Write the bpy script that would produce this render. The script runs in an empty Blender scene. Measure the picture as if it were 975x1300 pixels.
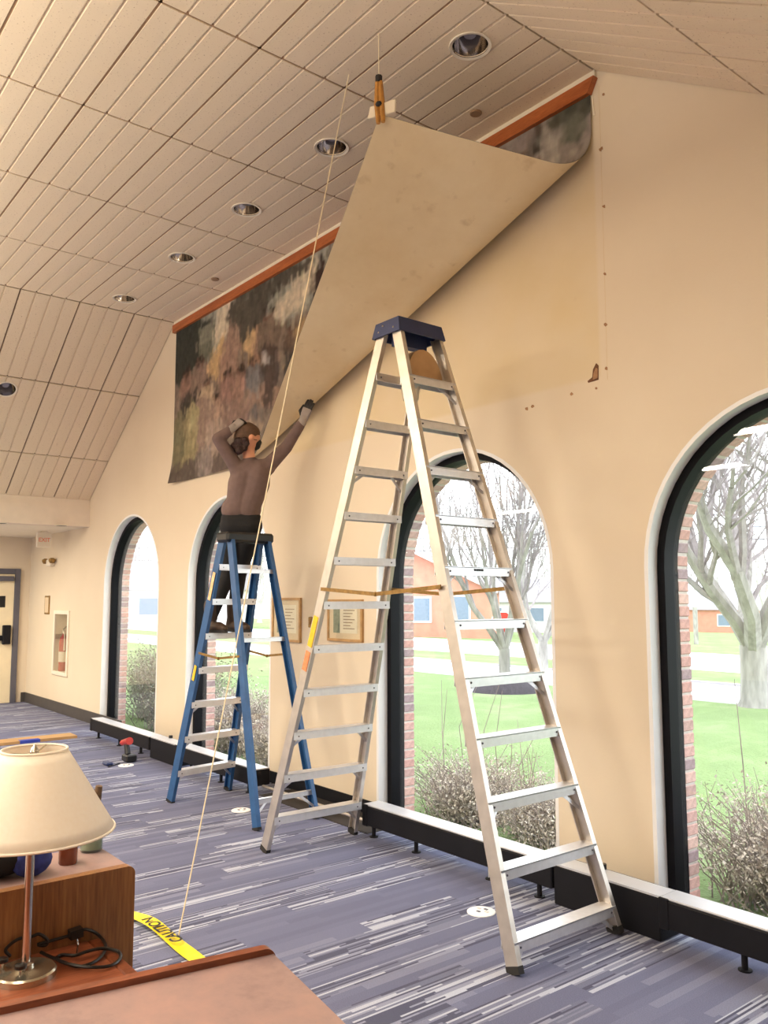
import bpy, math, random
import numpy as np
from mathutils import Vector, Matrix

random.seed(7)
SC = bpy.context.scene
COL = SC.collection

# ------------------------------------------------------------------ camera
CAM_H = 1.63
F_PX, PITCH, ROLL, YAW = 1060.0, 0.1033, -0.0014, 0.6746
_fw = np.array([-math.cos(YAW) * math.cos(PITCH), math.sin(YAW) * math.cos(PITCH), math.sin(PITCH)])
_r = np.cross(_fw, [0, 0, 1]); _r /= np.linalg.norm(_r)
_u = np.cross(_r, _fw)
_r, _u = math.cos(ROLL) * _r + math.sin(ROLL) * _u, -math.sin(ROLL) * _r + math.cos(ROLL) * _u
cam_data = bpy.data.cameras.new('camera')
cam_data.sensor_fit = 'HORIZONTAL'
cam_data.sensor_width = 36.0
cam_data.lens = 36.0 * F_PX / 975.0
cam_data.clip_start = 0.05
cam_data.clip_end = 500
cam = bpy.data.objects.new('camera', cam_data)
COL.objects.link(cam)
cam.matrix_world = Matrix(((_r[0], _u[0], -_fw[0], 0), (_r[1], _u[1], -_fw[1], 0), (_r[2], _u[2], -_fw[2], CAM_H), (0, 0, 0, 1)))
SC.camera = cam

# ------------------------------------------------------------------ world, light, exposure
world = bpy.data.worlds.new('overcast_sky')
SC.world = world
world.use_nodes = True
bg = world.node_tree.nodes['Background']
bg.inputs[0].default_value = (0.93, 0.965, 1.0, 1)
bg.inputs[1].default_value = 5.0
SC.view_settings.view_transform = 'Standard'
SC.view_settings.look = 'None'
SC.view_settings.gamma = 1
SC.view_settings.use_curve_mapping = False
SC.view_settings.exposure = -0.16
FILL_UP, FILL_DOWN, LOBBY = 66.0, 88.0, 70.0      # watts of each added fill pendant (up, down) and each lobby luminaire
WARM = (1.0, 0.91, 0.75)


# ------------------------------------------------------------------ pixel helpers (photo taken as 975x1300)
def ray(x, y):
    d = _fw * F_PX + _r * (x - 487.5) - _u * (y - 650.0)
    return d / np.linalg.norm(d)
O3 = np.array([0, 0, CAM_H])
def at_z(x, y, z=0.0):
    d = ray(x, y); return O3 + d * (z - CAM_H) / d[2]
def at_y(x, y, Y):
    d = ray(x, y); return O3 + d * Y / d[1]
def at_x(x, y, X):
    d = ray(x, y); return O3 + d * X / d[0]
def at_d(x, y, dep):
    d = ray(x, y); return O3 + d * dep / (d @ _fw)
def ground_z(y):
    return -0.15 - 0.03 * max(0.0, y - 14.0)
def at_ground(x, y):
    lo, hi = 4.0, 300.0
    d = ray(x, y)
    for _ in range(60):
        m = (lo + hi) / 2
        p = O3 + d * m
        if p[2] > ground_z(p[1]): lo = m
        else: hi = m
    return O3 + d * lo

# ------------------------------------------------------------------ mesh helpers
class MB:
    def __init__(s): s.v = []; s.f = []; s.m = []; s.mi = 0
    def add(s, vs, fs):
        o = len(s.v); s.v += [tuple(map(float, p)) for p in vs]
        s.f += [tuple(i + o for i in f) for f in fs]; s.m += [s.mi] * len(fs)
        return s
    def box(s, lo, hi):
        x0, y0, z0 = lo; x1, y1, z1 = hi
        return s.add([(x0,y0,z0),(x1,y0,z0),(x1,y1,z0),(x0,y1,z0),(x0,y0,z1),(x1,y0,z1),(x1,y1,z1),(x0,y1,z1)],
                     [(0,3,2,1),(4,5,6,7),(0,1,5,4),(1,2,6,5),(2,3,7,6),(3,0,4,7)])
    def cbox(s, lo, hi, c):
        """box with chamfered edges (24 verts)"""
        lo = np.array(lo, float); hi = np.array(hi, float)
        c = min(c, *(0.45 * (hi - lo)))
        vs = []; idx = {}
        for sx in (0, 1):
            for sy in (0, 1):
                for sz in (0, 1):
                    base = np.array([hi[0] if sx else lo[0], hi[1] if sy else lo[1], hi[2] if sz else lo[2]])
                    inn = np.array([-1 if sx else 1, -1 if sy else 1, -1 if sz else 1]) * c
                    for a in range(3):
                        p = base + inn; p[a] = base[a]
                        idx[(sx, sy, sz, a)] = len(vs); vs.append(p)
        fs = []
        def I(b, a): return idx[(b[0], b[1], b[2], a)]
        for a in range(3):
            b, c2 = (a + 1) % 3, (a + 2) % 3
            for sgn in (0, 1):
                q = []
                for (i, j) in ((0,0),(1,0),(1,1),(0,1)):
                    k = [0,0,0]; k[a] = sgn; k[b] = i; k[c2] = j; q.append(I(k, a))
                fs.append(tuple(q if sgn else q[::-1]))
            # edges parallel to a
            for i in (0, 1):
                for j in (0, 1):
                    k0 = [0,0,0]; k1 = [0,0,0]; k0[a] = 0; k1[a] = 1
                    k0[b] = k1[b] = i; k0[c2] = k1[c2] = j
                    q = [I(k0, b), I(k1, b), I(k1, c2), I(k0, c2)]
                    fs.append(tuple(q if (i == j) else q[::-1]))
        for sx in (0, 1):
            for sy in (0, 1):
                for sz in (0, 1):
                    q = [idx[(sx,sy,sz,a)] for a in range(3)]
                    fs.append(tuple(q if (sx + sy + sz) % 2 else q[::-1]))
        return s.add(vs, fs)
    def bar(s, p, q, w, h, up=(0, 0, 1)):
        """rectangular bar from p to q; w across, h along 'up'"""
        p = np.array(p, float); q = np.array(q, float)
        t = q - p; t /= np.linalg.norm(t)
        up = np.array(up, float); up = up - t * (up @ t); up /= np.linalg.norm(up)
        sd = np.cross(t, up)
        vs = []
        for e in (p, q):
            for a, b in ((-1,-1),(1,-1),(1,1),(-1,1)):
                vs.append(e + sd * a * w / 2 + up * b * h / 2)
        return s.add(vs, [(0,1,2,3),(7,6,5,4),(0,4,5,1),(1,5,6,2),(2,6,7,3),(3,7,4,0)])
    def tube(s, pts, r, n=8, cap=True):
        pts = [np.array(p, float) for p in pts]
        rs = r if hasattr(r, '__len__') else [r] * len(pts)
        ref = None; rings = []
        for i, p in enumerate(pts):
            t = pts[min(i + 1, len(pts) - 1)] - pts[max(i - 1, 0)]
            t = t / (np.linalg.norm(t) + 1e-12)
            if ref is None:
                ref = np.array([1.0, 0, 0]) if abs(t[0]) < .8 else np.array([0, 1.0, 0])
            ref = ref - t * (ref @ t); ref /= np.linalg.norm(ref) + 1e-12
            b = np.cross(t, ref)
            rings.append([p + rs[i] * (math.cos(2*math.pi*k/n) * ref + math.sin(2*math.pi*k/n) * b) for k in range(n)])
        vs = [v for rg in rings for v in rg]; fs = []
        for i in range(len(pts) - 1):
            for k in range(n):
                fs.append((i*n+k, i*n+(k+1) % n, (i+1)*n+(k+1) % n, (i+1)*n+k))
        if cap:
            fs.append(tuple(range(n))[::-1]); fs.append(tuple((len(pts)-1)*n + k for k in range(n)))
        return s.add(vs, fs)
    def lathe(s, prof, c=(0, 0, 0), n=32, cap0=True, cap1=True):
        """profile of (r, z) about vertical axis through c"""
        vs = []; fs = []
        for r, z in prof:
            for k in range(n):
                a = 2 * math.pi * k / n
                vs.append((c[0] + r * math.cos(a), c[1] + r * math.sin(a), c[2] + z))
        for i in range(len(prof) - 1):
            for k in range(n):
                fs.append((i*n+k, i*n+(k+1) % n, (i+1)*n+(k+1) % n, (i+1)*n+k))
        if cap0: fs.append(tuple(range(n))[::-1])
        if cap1: fs.append(tuple((len(prof)-1)*n + k for k in range(n)))
        return s.add(vs, fs)
    def prism(s, poly, d):
        """planar polygon (3D points) extruded by vector d"""
        n = len(poly); d = np.array(d, float)
        vs = [np.array(p, float) for p in poly] + [np.array(p, float) + d for p in poly]
        fs = [tuple(range(n))[::-1], tuple(range(n, 2*n))]
        for i in range(n): fs.append((i, (i+1) % n, n+(i+1) % n, n+i))
        return s.add(vs, fs)
    def ball(s, c, r, n=12, m=8):
        r = np.array(r if hasattr(r, '__len__') else (r, r, r), float); c = np.array(c, float)
        vs = [c + r * (0, 0, -1)]; fs = []
        for i in range(1, m):
            a = -math.pi/2 + math.pi * i / m
            for k in range(n):
                b = 2*math.pi*k/n
                vs.append(c + r * (math.cos(a)*math.cos(b), math.cos(a)*math.sin(b), math.sin(a)))
        vs.append(c + r * (0, 0, 1)); L = len(vs) - 1
        for k in range(n): fs.append((0, 1+(k+1) % n, 1+k))
        for i in range(m-2):
            for k in range(n):
                fs.append((1+i*n+k, 1+i*n+(k+1) % n, 1+(i+1)*n+(k+1) % n, 1+(i+1)*n+k))
        for k in range(n): fs.append((L, 1+(m-2)*n+k, 1+(m-2)*n+(k+1) % n))
        return s.add(vs, fs)
    def mesh(s, name, mats, org=(0, 0, 0), smooth=False):
        me = bpy.data.meshes.new(name)
        V = np.array(s.v, float).reshape(-1, 3) - np.array(org, float)
        me.from_pydata(V.tolist(), [], s.f)
        if not isinstance(mats, (list, tuple)): mats = [mats]
        for m in mats: me.materials.append(m)
        if len(mats) > 1: me.polygons.foreach_set('material_index', s.m)
        if smooth:
            me.polygons.foreach_set('use_smooth', [True] * len(me.polygons))
        me.update()
        return me
    def build(s, name, mats, parent=None, smooth=False, org=None):
        if org is None:
            org = wloc(parent) if parent else (0, 0, 0)
        o = bpy.data.objects.new(name, s.mesh(name, mats, org, smooth))
        COL.objects.link(o)
        if parent: o.parent = parent
        else: o.location = org
        if smooth == 'auto' or smooth:
            smooth_by_angle(o)
        return o

def smooth_by_angle(o, ang=40):
    me = o.data
    me.set_sharp_from_angle(angle=math.radians(ang))

def wloc(o):
    p = Vector((0, 0, 0))
    while o: p += o.location; o = o.parent
    return tuple(p)

def tag(o, label=None, cat=None, group=None, kind=None):
    if label: o['label'] = label
    if cat: o['category'] = cat
    if group: o['group'] = group
    if kind: o['kind'] = kind
    return o
def thing(name, loc, label, cat, group=None):
    o = bpy.data.objects.new(name, None); o.empty_display_size = 0.1
    COL.objects.link(o); o.location = tuple(map(float, loc))
    return tag(o, label, cat, group)
def struct(o, label=None, cat=None): return tag(o, label, cat, None, 'structure')
def inst(name, me, parent, loc=(0, 0, 0), rot=None, scale=None):
    o = bpy.data.objects.new(name, me); COL.objects.link(o); o.parent = parent
    o.location = tuple(map(float, loc))
    if rot is not None: o.rotation_euler = rot
    if scale is not None: o.scale = scale
    return o

# ------------------------------------------------------------------ materials
def srgb(r, g, b):
    f = lambda c: (c/255/12.92) if c/255 <= .04045 else ((c/255+.055)/1.055)**2.4
    return (f(r), f(g), f(b), 1)
def new_mat(name):
    m = bpy.data.materials.new(name); m.use_nodes = True
    nt = m.node_tree; return m, nt, nt.nodes['Principled BSDF']
def mat(name, col, rough=.6, metal=0., var=.06, scale=8., bump=0., bscale=60., stretch=(1, 1, 1), spec=.5, trans=0., emit=None):
    m, nt, b = new_mat(name); N = nt.nodes; L = nt.links
    tc = N.new('ShaderNodeTexCoord'); mp = N.new('ShaderNodeMapping'); mp.inputs['Scale'].default_value = stretch
    L.new(tc.outputs['Object'], mp.inputs[0])
    nz = N.new('ShaderNodeTexNoise'); nz.inputs['Scale'].default_value = scale; nz.inputs['Detail'].default_value = 4
    L.new(mp.outputs[0], nz.inputs['Vector'])
    rp = N.new('ShaderNodeValToRGB')
    c = np.array(col[:3])
    rp.color_ramp.elements[0].position = .3; rp.color_ramp.elements[1].position = .7
    rp.color_ramp.elements[0].color = (*np.clip(c * (1 - var), 0, 1), 1)
    rp.color_ramp.elements[1].color = (*np.clip(c * (1 + var), 0, 1), 1)
    L.new(nz.outputs[0], rp.inputs[0]); L.new(rp.outputs[0], b.inputs['Base Color'])
    b.inputs['Roughness'].default_value = rough; b.inputs['Metallic'].default_value = metal
    b.inputs['Specular IOR Level'].default_value = spec
    if trans: b.inputs['Transmission Weight'].default_value = trans
    if bump:
        n2 = N.new('ShaderNodeTexNoise'); n2.inputs['Scale'].default_value = bscale; n2.inputs['Detail'].default_value = 3
        L.new(mp.outputs[0], n2.inputs['Vector'])
        bp = N.new('ShaderNodeBump'); bp.inputs['Strength'].default_value = bump; bp.inputs['Distance'].default_value = .01
        L.new(n2.outputs[0], bp.inputs['Height']); L.new(bp.outputs[0], b.inputs['Normal'])
    if emit:
        b.inputs['Emission Color'].default_value = (*emit[:3], 1); b.inputs['Emission Strength'].default_value = emit[3]
    return m

M = {}
M['white'] = mat('white_paint', srgb(240, 240, 242), .5, var=.02)
M['trimcream'] = mat('cream_trim', srgb(236, 226, 208), .6, var=.03)
M['soffit'] = mat('soffit_paint', srgb(226, 212, 196), .7, var=.03)
M['black'] = mat('black_anodised_frame', srgb(14, 14, 20), .6, var=.1, spec=.15)
M['heater'] = mat('black_enamel', srgb(20, 20, 26), .55, var=.1, spec=.25)
M['heatertop'] = mat('brushed_heater_top', srgb(205, 207, 214), .4, metal=.25, var=.05)
M['darkbase'] = mat('vinyl_baseboard', srgb(74, 70, 68), .5, var=.06)
M['alu'] = mat('aluminium_rail', srgb(205, 198, 190), .38, metal=.75, var=.08, scale=14)
M['alustep'] = mat('aluminium_tread', srgb(222, 222, 226), .35, metal=.6, var=.05, scale=30)
M['brass'] = mat('worn_spreader_metal', srgb(150, 118, 66), .45, metal=.6, var=.3, scale=30)
M['bluefg'] = mat('blue_fibreglass', srgb(42, 86, 136), .42, var=.16, scale=12)
M['bluecap'] = mat('blue_plastic_cap', srgb(38, 52, 96), .5, var=.08)
M['blackplastic'] = mat('black_plastic', srgb(24, 24, 27), .45, var=.1)
M['rubber'] = mat('dark_rubber', srgb(38, 36, 36), .8, var=.1)
M['yellow'] = mat('yellow_sticker', srgb(232, 190, 30), .5, var=.1, scale=40)
M['redsticker'] = mat('orange_sticker', srgb(226, 140, 90), .5, var=.2, scale=60)
M['chrome'] = mat('brushed_steel', srgb(205, 202, 198), .22, metal=1., var=.03)
M['brassbase'] = mat('satin_nickel_base', srgb(198, 192, 172), .25, metal=.9, var=.05)
M['mirror'] = mat('spun_reflector', srgb(210, 205, 200), .12, metal=1., var=.02)
M['graydk'] = mat('dark_grey_door_frame', srgb(92, 92, 104), .5, var=.05)
M['door'] = mat('cream_door', srgb(236, 222, 190), .5, var=.03)
M['mulch'] = mat('mulch', srgb(60, 54, 60), .95, var=.5, scale=30, bump=.9, bscale=60)
M['road'] = mat('overexposed_paving', srgb(214, 214, 218), .9, var=.06, scale=2)  # street asphalt is paled too, overexposure put into the colour
M['kerb'] = mat('kerb_concrete', srgb(170, 166, 170), .9, var=.1)
M['string'] = mat('white_cord', srgb(236, 220, 186), .8, var=.03)
M['cable'] = mat('black_cable', srgb(26, 22, 20), .4, var=.1)
M['wood_pale'] = mat('pale_wood', srgb(186, 146, 96), .6, var=.14, scale=5, stretch=(12, 1, 1))
M['bluetape'] = mat('blue_tape', srgb(52, 70, 170), .6, var=.05)
M['red'] = mat('red_plastic', srgb(178, 44, 36), .4, var=.1)
M['extred'] = mat('red_enamel', srgb(176, 40, 26), .35, var=.06)
M['paper'] = mat('paper', srgb(238, 226, 204), .8, var=.03)
M['frame_gold'] = mat('oak_picture_frame', srgb(186, 146, 96), .5, var=.16, scale=20)
M['matboard'] = mat('tan_mat_board', srgb(222, 200, 168), .8, var=.03)
M['print_green'] = mat('print_block_green', srgb(128, 136, 116), .8, var=.2, scale=40)
M['print_lines'] = mat('print_text', srgb(168, 148, 124), .8, var=.1)
M['skin'] = mat('skin', srgb(222, 160, 128), .5, var=.05)
M['shirt'] = mat('taupe_knit', srgb(112, 92, 88), .9, var=.1, scale=20, bump=.15, bscale=120)
M['pants'] = mat('black_denim', srgb(22, 21, 24), .85, var=.15, bump=.1)
M['boot'] = mat('brown_boot_leather', srgb(70, 50, 36), .6, var=.2)
M['hair'] = mat('dark_brown_curls', srgb(50, 28, 24), .6, var=.4, scale=40, bump=.9, bscale=70)
M['scarf'] = mat('olive_brown_head_scarf', srgb(98, 74, 58), .85, var=.25, scale=24, bump=.2)
M['glove'] = mat('grey_glove_knit', srgb(158, 148, 142), .9, var=.1)
M['gloveblk'] = mat('black_glove_rubber', srgb(26, 24, 26), .6, var=.1)
M['bark'] = mat('grey_bark', srgb(158, 154, 150), .95, var=.3, scale=5, stretch=(2, 2, .5), bump=.6, bscale=14)
M['twig'] = mat('brown_grey_twigs', srgb(158, 150, 152), .95, var=.2)  # paled to stand in for the bright veil outdoors
M['fartwig'] = mat('hazed_far_twigs', srgb(188, 182, 184), .95, var=.12)  # paler still, distance haze put into the colour
M['dry'] = mat('dry_stems', srgb(166, 154, 150), .95, var=.3, scale=6)
M['dryleaf'] = mat('dry_leaves', srgb(200, 190, 178), .95, var=.3, scale=9)
M['hedge'] = mat('grey_green_leaves', srgb(136, 138, 122), .9, var=.35, scale=9)
M['sprout'] = mat('fresh_green_sprouts', srgb(140, 180, 90), .9, var=.2)
M['wbrick'] = mat('far_house_brick', srgb(202, 140, 120), .9, var=.1, scale=2)
M['siding'] = mat('pale_siding', srgb(214, 210, 212), .9, var=.04)
M['roof'] = mat('grey_shingle', srgb(152, 148, 158), .9, var=.12, scale=3)
M['hwin'] = mat('far_window_pane', srgb(120, 136, 156), .2, var=.1)
M['lampshade'] = None

def oak(name, c1, c2, axis=(1, 1, .08), sc=14, rough=.4):
    m, nt, b = new_mat(name); N = nt.nodes; L = nt.links
    tc = N.new('ShaderNodeTexCoord'); mp = N.new('ShaderNodeMapping'); mp.inputs['Scale'].default_value = axis
    L.new(tc.outputs['Object'], mp.inputs[0])
    w = N.new('ShaderNodeTexNoise'); w.inputs['Scale'].default_value = sc; w.inputs['Detail'].default_value = 8; w.inputs['Distortion'].default_value = .6
    L.new(mp.outputs[0], w.inputs['Vector'])
    n2 = N.new('ShaderNodeTexNoise'); n2.inputs['Scale'].default_value = sc * 9; n2.inputs['Detail'].default_value = 3
    L.new(mp.outputs[0], n2.inputs['Vector'])
    ad = N.new('ShaderNodeMath'); ad.operation = 'MULTIPLY_ADD'; ad.inputs[1].default_value = .45
    L.new(n2.outputs[0], ad.inputs[0]); 
    mu = N.new('ShaderNodeMath'); mu.operation = 'MULTIPLY'; mu.inputs[1].default_value = .6
    L.new(w.outputs[0], mu.inputs[0]); L.new(mu.outputs[0], ad.inputs[2])
    rp = N.new('ShaderNodeValToRGB')
    rp.color_ramp.elements[0].position = .36; rp.color_ramp.elements[0].color = c1
    rp.color_ramp.elements[1].position = .66; rp.color_ramp.elements[1].color = c2
    L.new(ad.outputs[0], rp.inputs[0]); L.new(rp.outputs[0], b.inputs['Base Color'])
    b.inputs['Roughness'].default_value = rough
    return m
M['oak'] = oak('medium_oak', srgb(108, 68, 38), srgb(160, 112, 66))
M['oakred'] = oak('red_oak_desk', srgb(118, 60, 36), srgb(168, 96, 64), axis=(1, .08, 1), sc=16)
M['oaklip'] = oak('oak_edge', srgb(96, 48, 28), srgb(146, 80, 48), axis=(1, .1, 1), sc=12)
M['mahog'] = oak('orange_stained_trim', srgb(150, 76, 36), srgb(190, 108, 58), axis=(.1, 1, 1), sc=20)

def laminate():
    m, nt, b = new_mat('pink_mottled_laminate'); N = nt.nodes; L = nt.links
    tc = N.new('ShaderNodeTexCoord')
    a = N.new('ShaderNodeTexNoise'); a.inputs['Scale'].default_value = 7; a.inputs['Detail'].default_value = 10; a.inputs['Roughness'].default_value = .7
    L.new(tc.outputs['Object'], a.inputs['Vector'])
    rp = N.new('ShaderNodeValToRGB'); e = rp.color_ramp.elements
    e[0].position = .3; e[0].color = srgb(128, 106, 106)
    e[1].position = .72; e[1].color = srgb(172, 138, 130)
    x = e.new(.5); x.color = srgb(156, 130, 126)
    L.new(a.outputs[0], rp.inputs[0]); L.new(rp.outputs[0], b.inputs['Base Color'])
    b.inputs['Roughness'].default_value = .3
    return m
M['laminate'] = laminate()

def carpet():
    m, nt, b = new_mat('striped_carpet_tile'); N = nt.nodes; L = nt.links
    tc = N.new('ShaderNodeTexCoord'); sp = N.new('ShaderNodeSeparateXYZ'); L.new(tc.outputs['Object'], sp.inputs[0])
    def math_(op, a, bb=None, c=None):
        n = N.new('ShaderNodeMath'); n.operation = op
        for i, v in enumerate((a, bb, c)):
            if v is None: continue
            if isinstance(v, (int, float)): n.inputs[i].default_value = v
            else: L.new(v, n.inputs[i])
        return n.outputs[0]
    def wn(a, bb, seed):
        cx = N.new('ShaderNodeCombineXYZ'); L.new(a, cx.inputs[0])
        if bb is not None: L.new(bb, cx.inputs[1])
        cx.inputs[2].default_value = seed
        n = N.new('ShaderNodeTexWhiteNoise'); n.noise_dimensions = '3D'; L.new(cx.outputs[0], n.inputs[0]); return n.outputs['Value']
    X, Y = sp.outputs[0], sp.outputs[1]
    # wide bands decide where stripes gather, thin lines are the yarns
    bandx = math_('FLOOR', math_('MULTIPLY', X, 1/.11))
    bandy = math_('FLOOR', math_('ADD', math_('MULTIPLY', Y, 1/.62), math_('MULTIPLY', wn(bandx, None, 1.), 7.)))
    band = wn(bandx, bandy, 2.)
    linex = math_('FLOOR', math_('MULTIPLY', X, 1/.0115))
    liney = math_('FLOOR', math_('ADD', math_('MULTIPLY', Y, 1/.36), math_('MULTIPLY', wn(linex, None, 3.), 9.)))
    line = wn(linex, liney, 4.)
    midx = math_('FLOOR', math_('MULTIPLY', X, 1/.045))
    midy = math_('FLOOR', math_('ADD', math_('MULTIPLY', Y, 1/.6), math_('MULTIPLY', wn(midx, None, 5.), 5.)))
    mid = wn(midx, midy, 6.)
    striped = math_('GREATER_THAN', band, .52)
    rp = N.new('ShaderNodeValToRGB'); rp.color_ramp.interpolation = 'CONSTANT'; e = rp.color_ramp.elements
    e[0].position = 0; e[0].color = srgb(92, 91, 108)
    e[1].position = .22; e[1].color = srgb(120, 119, 137)
    for p, c in ((.5, (134, 133, 150)), (.66, (152, 151, 166)), (.82, (192, 191, 200))):
        x = e.new(p); x.color = srgb(*c)
    L.new(line, rp.inputs[0])
    rp2 = N.new('ShaderNodeValToRGB'); rp2.color_ramp.interpolation = 'CONSTANT'; e = rp2.color_ramp.elements
    e[0].position = 0; e[0].color = srgb(115, 114, 135); e[1].position = .3; e[1].color = srgb(119, 118, 139)
    for p, c in ((.6, (123, 122, 143)), (.9, (136, 135, 153))):
        x = e.new(p); x.color = srgb(*c)
    L.new(mid, rp2.inputs[0])
    mx = N.new('ShaderNodeMix'); mx.data_type = 'RGBA'
    L.new(striped, mx.inputs[0]); L.new(rp2.outputs[0], mx.inputs[6]); L.new(rp.outputs[0], mx.inputs[7])
    nz = N.new('ShaderNodeTexNoise'); nz.inputs['Scale'].default_value = 220; L.new(tc.outputs['Object'], nz.inputs['Vector'])
    m2 = N.new('ShaderNodeMix'); m2.data_type = 'RGBA'; m2.blend_type = 'OVERLAY'; m2.inputs[0].default_value = .35
    L.new(mx.outputs[2], m2.inputs[6]); L.new(nz.outputs[0], m2.inputs[7])
    tint = N.new('ShaderNodeMix'); tint.data_type = 'RGBA'; tint.blend_type = 'MULTIPLY'; tint.inputs[0].default_value = 1.0; tint.inputs[7].default_value = (.82, .88, .97, 1)
    L.new(m2.outputs[2], tint.inputs[6]); L.new(tint.outputs[2], b.inputs['Base Color'])
    b.inputs['Roughness'].default_value = .95; b.inputs['Specular IOR Level'].default_value = .15
    bp = N.new('ShaderNodeBump'); bp.inputs['Strength'].default_value = .4; bp.inputs['Distance'].default_value = .004
    L.new(nz.outputs[0], bp.inputs['Height']); L.new(bp.outputs[0], b.inputs['Normal'])
    return m
M['carpet'] = carpet()

def wall_mat():
    m, nt, b = new_mat('cream_wall_paint'); N = nt.nodes; L = nt.links
    tc = N.new('ShaderNodeTexCoord'); sp = N.new('ShaderNodeSeparateXYZ'); L.new(tc.outputs['Object'], sp.inputs[0])
    n1 = N.new('ShaderNodeTexNoise'); n1.inputs['Scale'].default_value = .9; n1.inputs['Detail'].default_value = 5
    L.new(tc.outputs['Object'], n1.inputs['Vector'])
    base = N.new('ShaderNodeValToRGB'); e = base.color_ramp.elements
    e[0].position = .3; e[0].color = srgb(224, 209, 186); e[1].position = .7; e[1].color = srgb(232, 218, 196)
    L.new(n1.outputs[0], base.inputs[0])
    # old adhesive: the yellowed rectangle the canvas covered
    def rng(sock, lo, hi, soft):
        a = N.new('ShaderNodeMapRange'); a.interpolation_type = 'SMOOTHSTEP'
        L.new(sock, a.inputs[0]); a.inputs[1].default_value = lo - soft; a.inputs[2].default_value = lo + soft
        c = N.new('ShaderNodeMapRange'); c.interpolation_type = 'SMOOTHSTEP'
        L.new(sock, c.inputs[0]); c.inputs[1].default_value = hi - soft; c.inputs[2].default_value = hi + soft
        c.inputs[3].default_value = 1; c.inputs[4].default_value = 0
        k = N.new('ShaderNodeMath'); k.operation = 'MULTIPLY'; L.new(a.outputs[0], k.inputs[0]); L.new(c.outputs[0], k.inputs[1]); return k.outputs[0]
    mx_ = rng(sp.outputs[0], -8.8, -2.96, .015); mz = rng(sp.outputs[2], 2.93, 4.76, .02)
    k = N.new('ShaderNodeMath'); k.operation = 'MULTIPLY'; L.new(mx_, k.inputs[0]); L.new(mz, k.inputs[1])
    n2 = N.new('ShaderNodeTexNoise'); n2.inputs['Scale'].default_value = 2.2; n2.inputs['Detail'].default_value = 6
    L.new(tc.outputs['Object'], n2.inputs['Vector'])
    k2 = N.new('ShaderNodeMath'); k2.operation = 'MULTIPLY'; L.new(k.outputs[0], k2.inputs[0]); L.new(n2.outputs[0], k2.inputs[1])
    mx = N.new('ShaderNodeMix'); mx.data_type = 'RGBA'
    L.new(k2.outputs[0], mx.inputs[0]); L.new(base.outputs[0], mx.inputs[6]); mx.inputs[7].default_value = srgb(222, 202, 158)
    # small glue spots and stains
    n3 = N.new('ShaderNodeTexNoise'); n3.inputs['Scale'].default_value = 5; n3.inputs['Detail'].default_value = 8
    L.new(tc.outputs['Object'], n3.inputs['Vector'])
    r3 = N.new('ShaderNodeValToRGB'); r3.color_ramp.elements[0].position = .66; r3.color_ramp.elements[1].position = .78
    r3.color_ramp.elements[1].color = (.35, .35, .35, 1)
    L.new(n3.outputs[0], r3.inputs[0])
    k3 = N.new('ShaderNodeMath'); k3.operation = 'MULTIPLY'; L.new(k.outputs[0], k3.inputs[0]); L.new(r3.outputs[0], k3.inputs[1])
    m3 = N.new('ShaderNodeMix'); m3.data_type = 'RGBA'
    L.new(k3.outputs[0], m3.inputs[0]); L.new(mx.outputs[2], m3.inputs[6]); m3.inputs[7].default_value = srgb(186, 150, 104)
    L.new(m3.outputs[2], b.inputs['Base Color'])
    b.inputs['Roughness'].default_value = .75; b.inputs['Specular IOR Level'].default_value = .25
    n4 = N.new('ShaderNodeTexNoise'); n4.inputs['Scale'].default_value = 60; L.new(tc.outputs['Object'], n4.inputs['Vector'])
    bp = N.new('ShaderNodeBump'); bp.inputs['Strength'].default_value = .06; bp.inputs['Distance'].default_value = .01
    L.new(n4.outputs[0], bp.inputs['Height']); L.new(bp.outputs[0], b.inputs['Normal'])
    return m
M['wall'] = wall_mat()

def tile_mat():
    m, nt, b = new_mat('acoustic_tile'); N = nt.nodes; L = nt.links
    tc = N.new('ShaderNodeTexCoord')
    gm = N.new('ShaderNodeNewGeometry')
    n1 = N.new('ShaderNodeTexNoise'); n1.inputs['Scale'].default_value = 85; n1.inputs['Detail'].default_value = 2
    L.new(gm.outputs['Position'], n1.inputs['Vector'])
    rp = N.new('ShaderNodeValToRGB'); e = rp.color_ramp.elements
    e[0].position = .24; e[0].color = srgb(184, 158, 130); e[1].position = .36; e[1].color = srgb(234, 216, 190)
    L.new(n1.outputs[0], rp.inputs[0]); L.new(rp.outputs[0], b.inputs['Base Color'])
    b.inputs['Roughness'].default_value = .95; b.inputs['Specular IOR Level'].default_value = .1
    return m
M['tile'] = tile_mat()
M['grid'] = mat('ceiling_grid', srgb(160, 128, 98), .7, var=.05)
M['backing'] = mat('ceiling_void', srgb(120, 96, 78), .9, var=.05)

def brick_mats():
    out = []
    for i, c in enumerate(((206, 166, 158), (198, 154, 146), (212, 176, 166), (164, 142, 146), (190, 156, 150))):
        out.append(mat('brick_tone_%s' % 'abcde'[i], srgb(*c), .9, var=.15, scale=25, bump=.3, bscale=80))
    return out
BR = brick_mats()
M['mortar'] = mat('mortar', srgb(206, 196, 190), .95, var=.08, scale=30)

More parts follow.
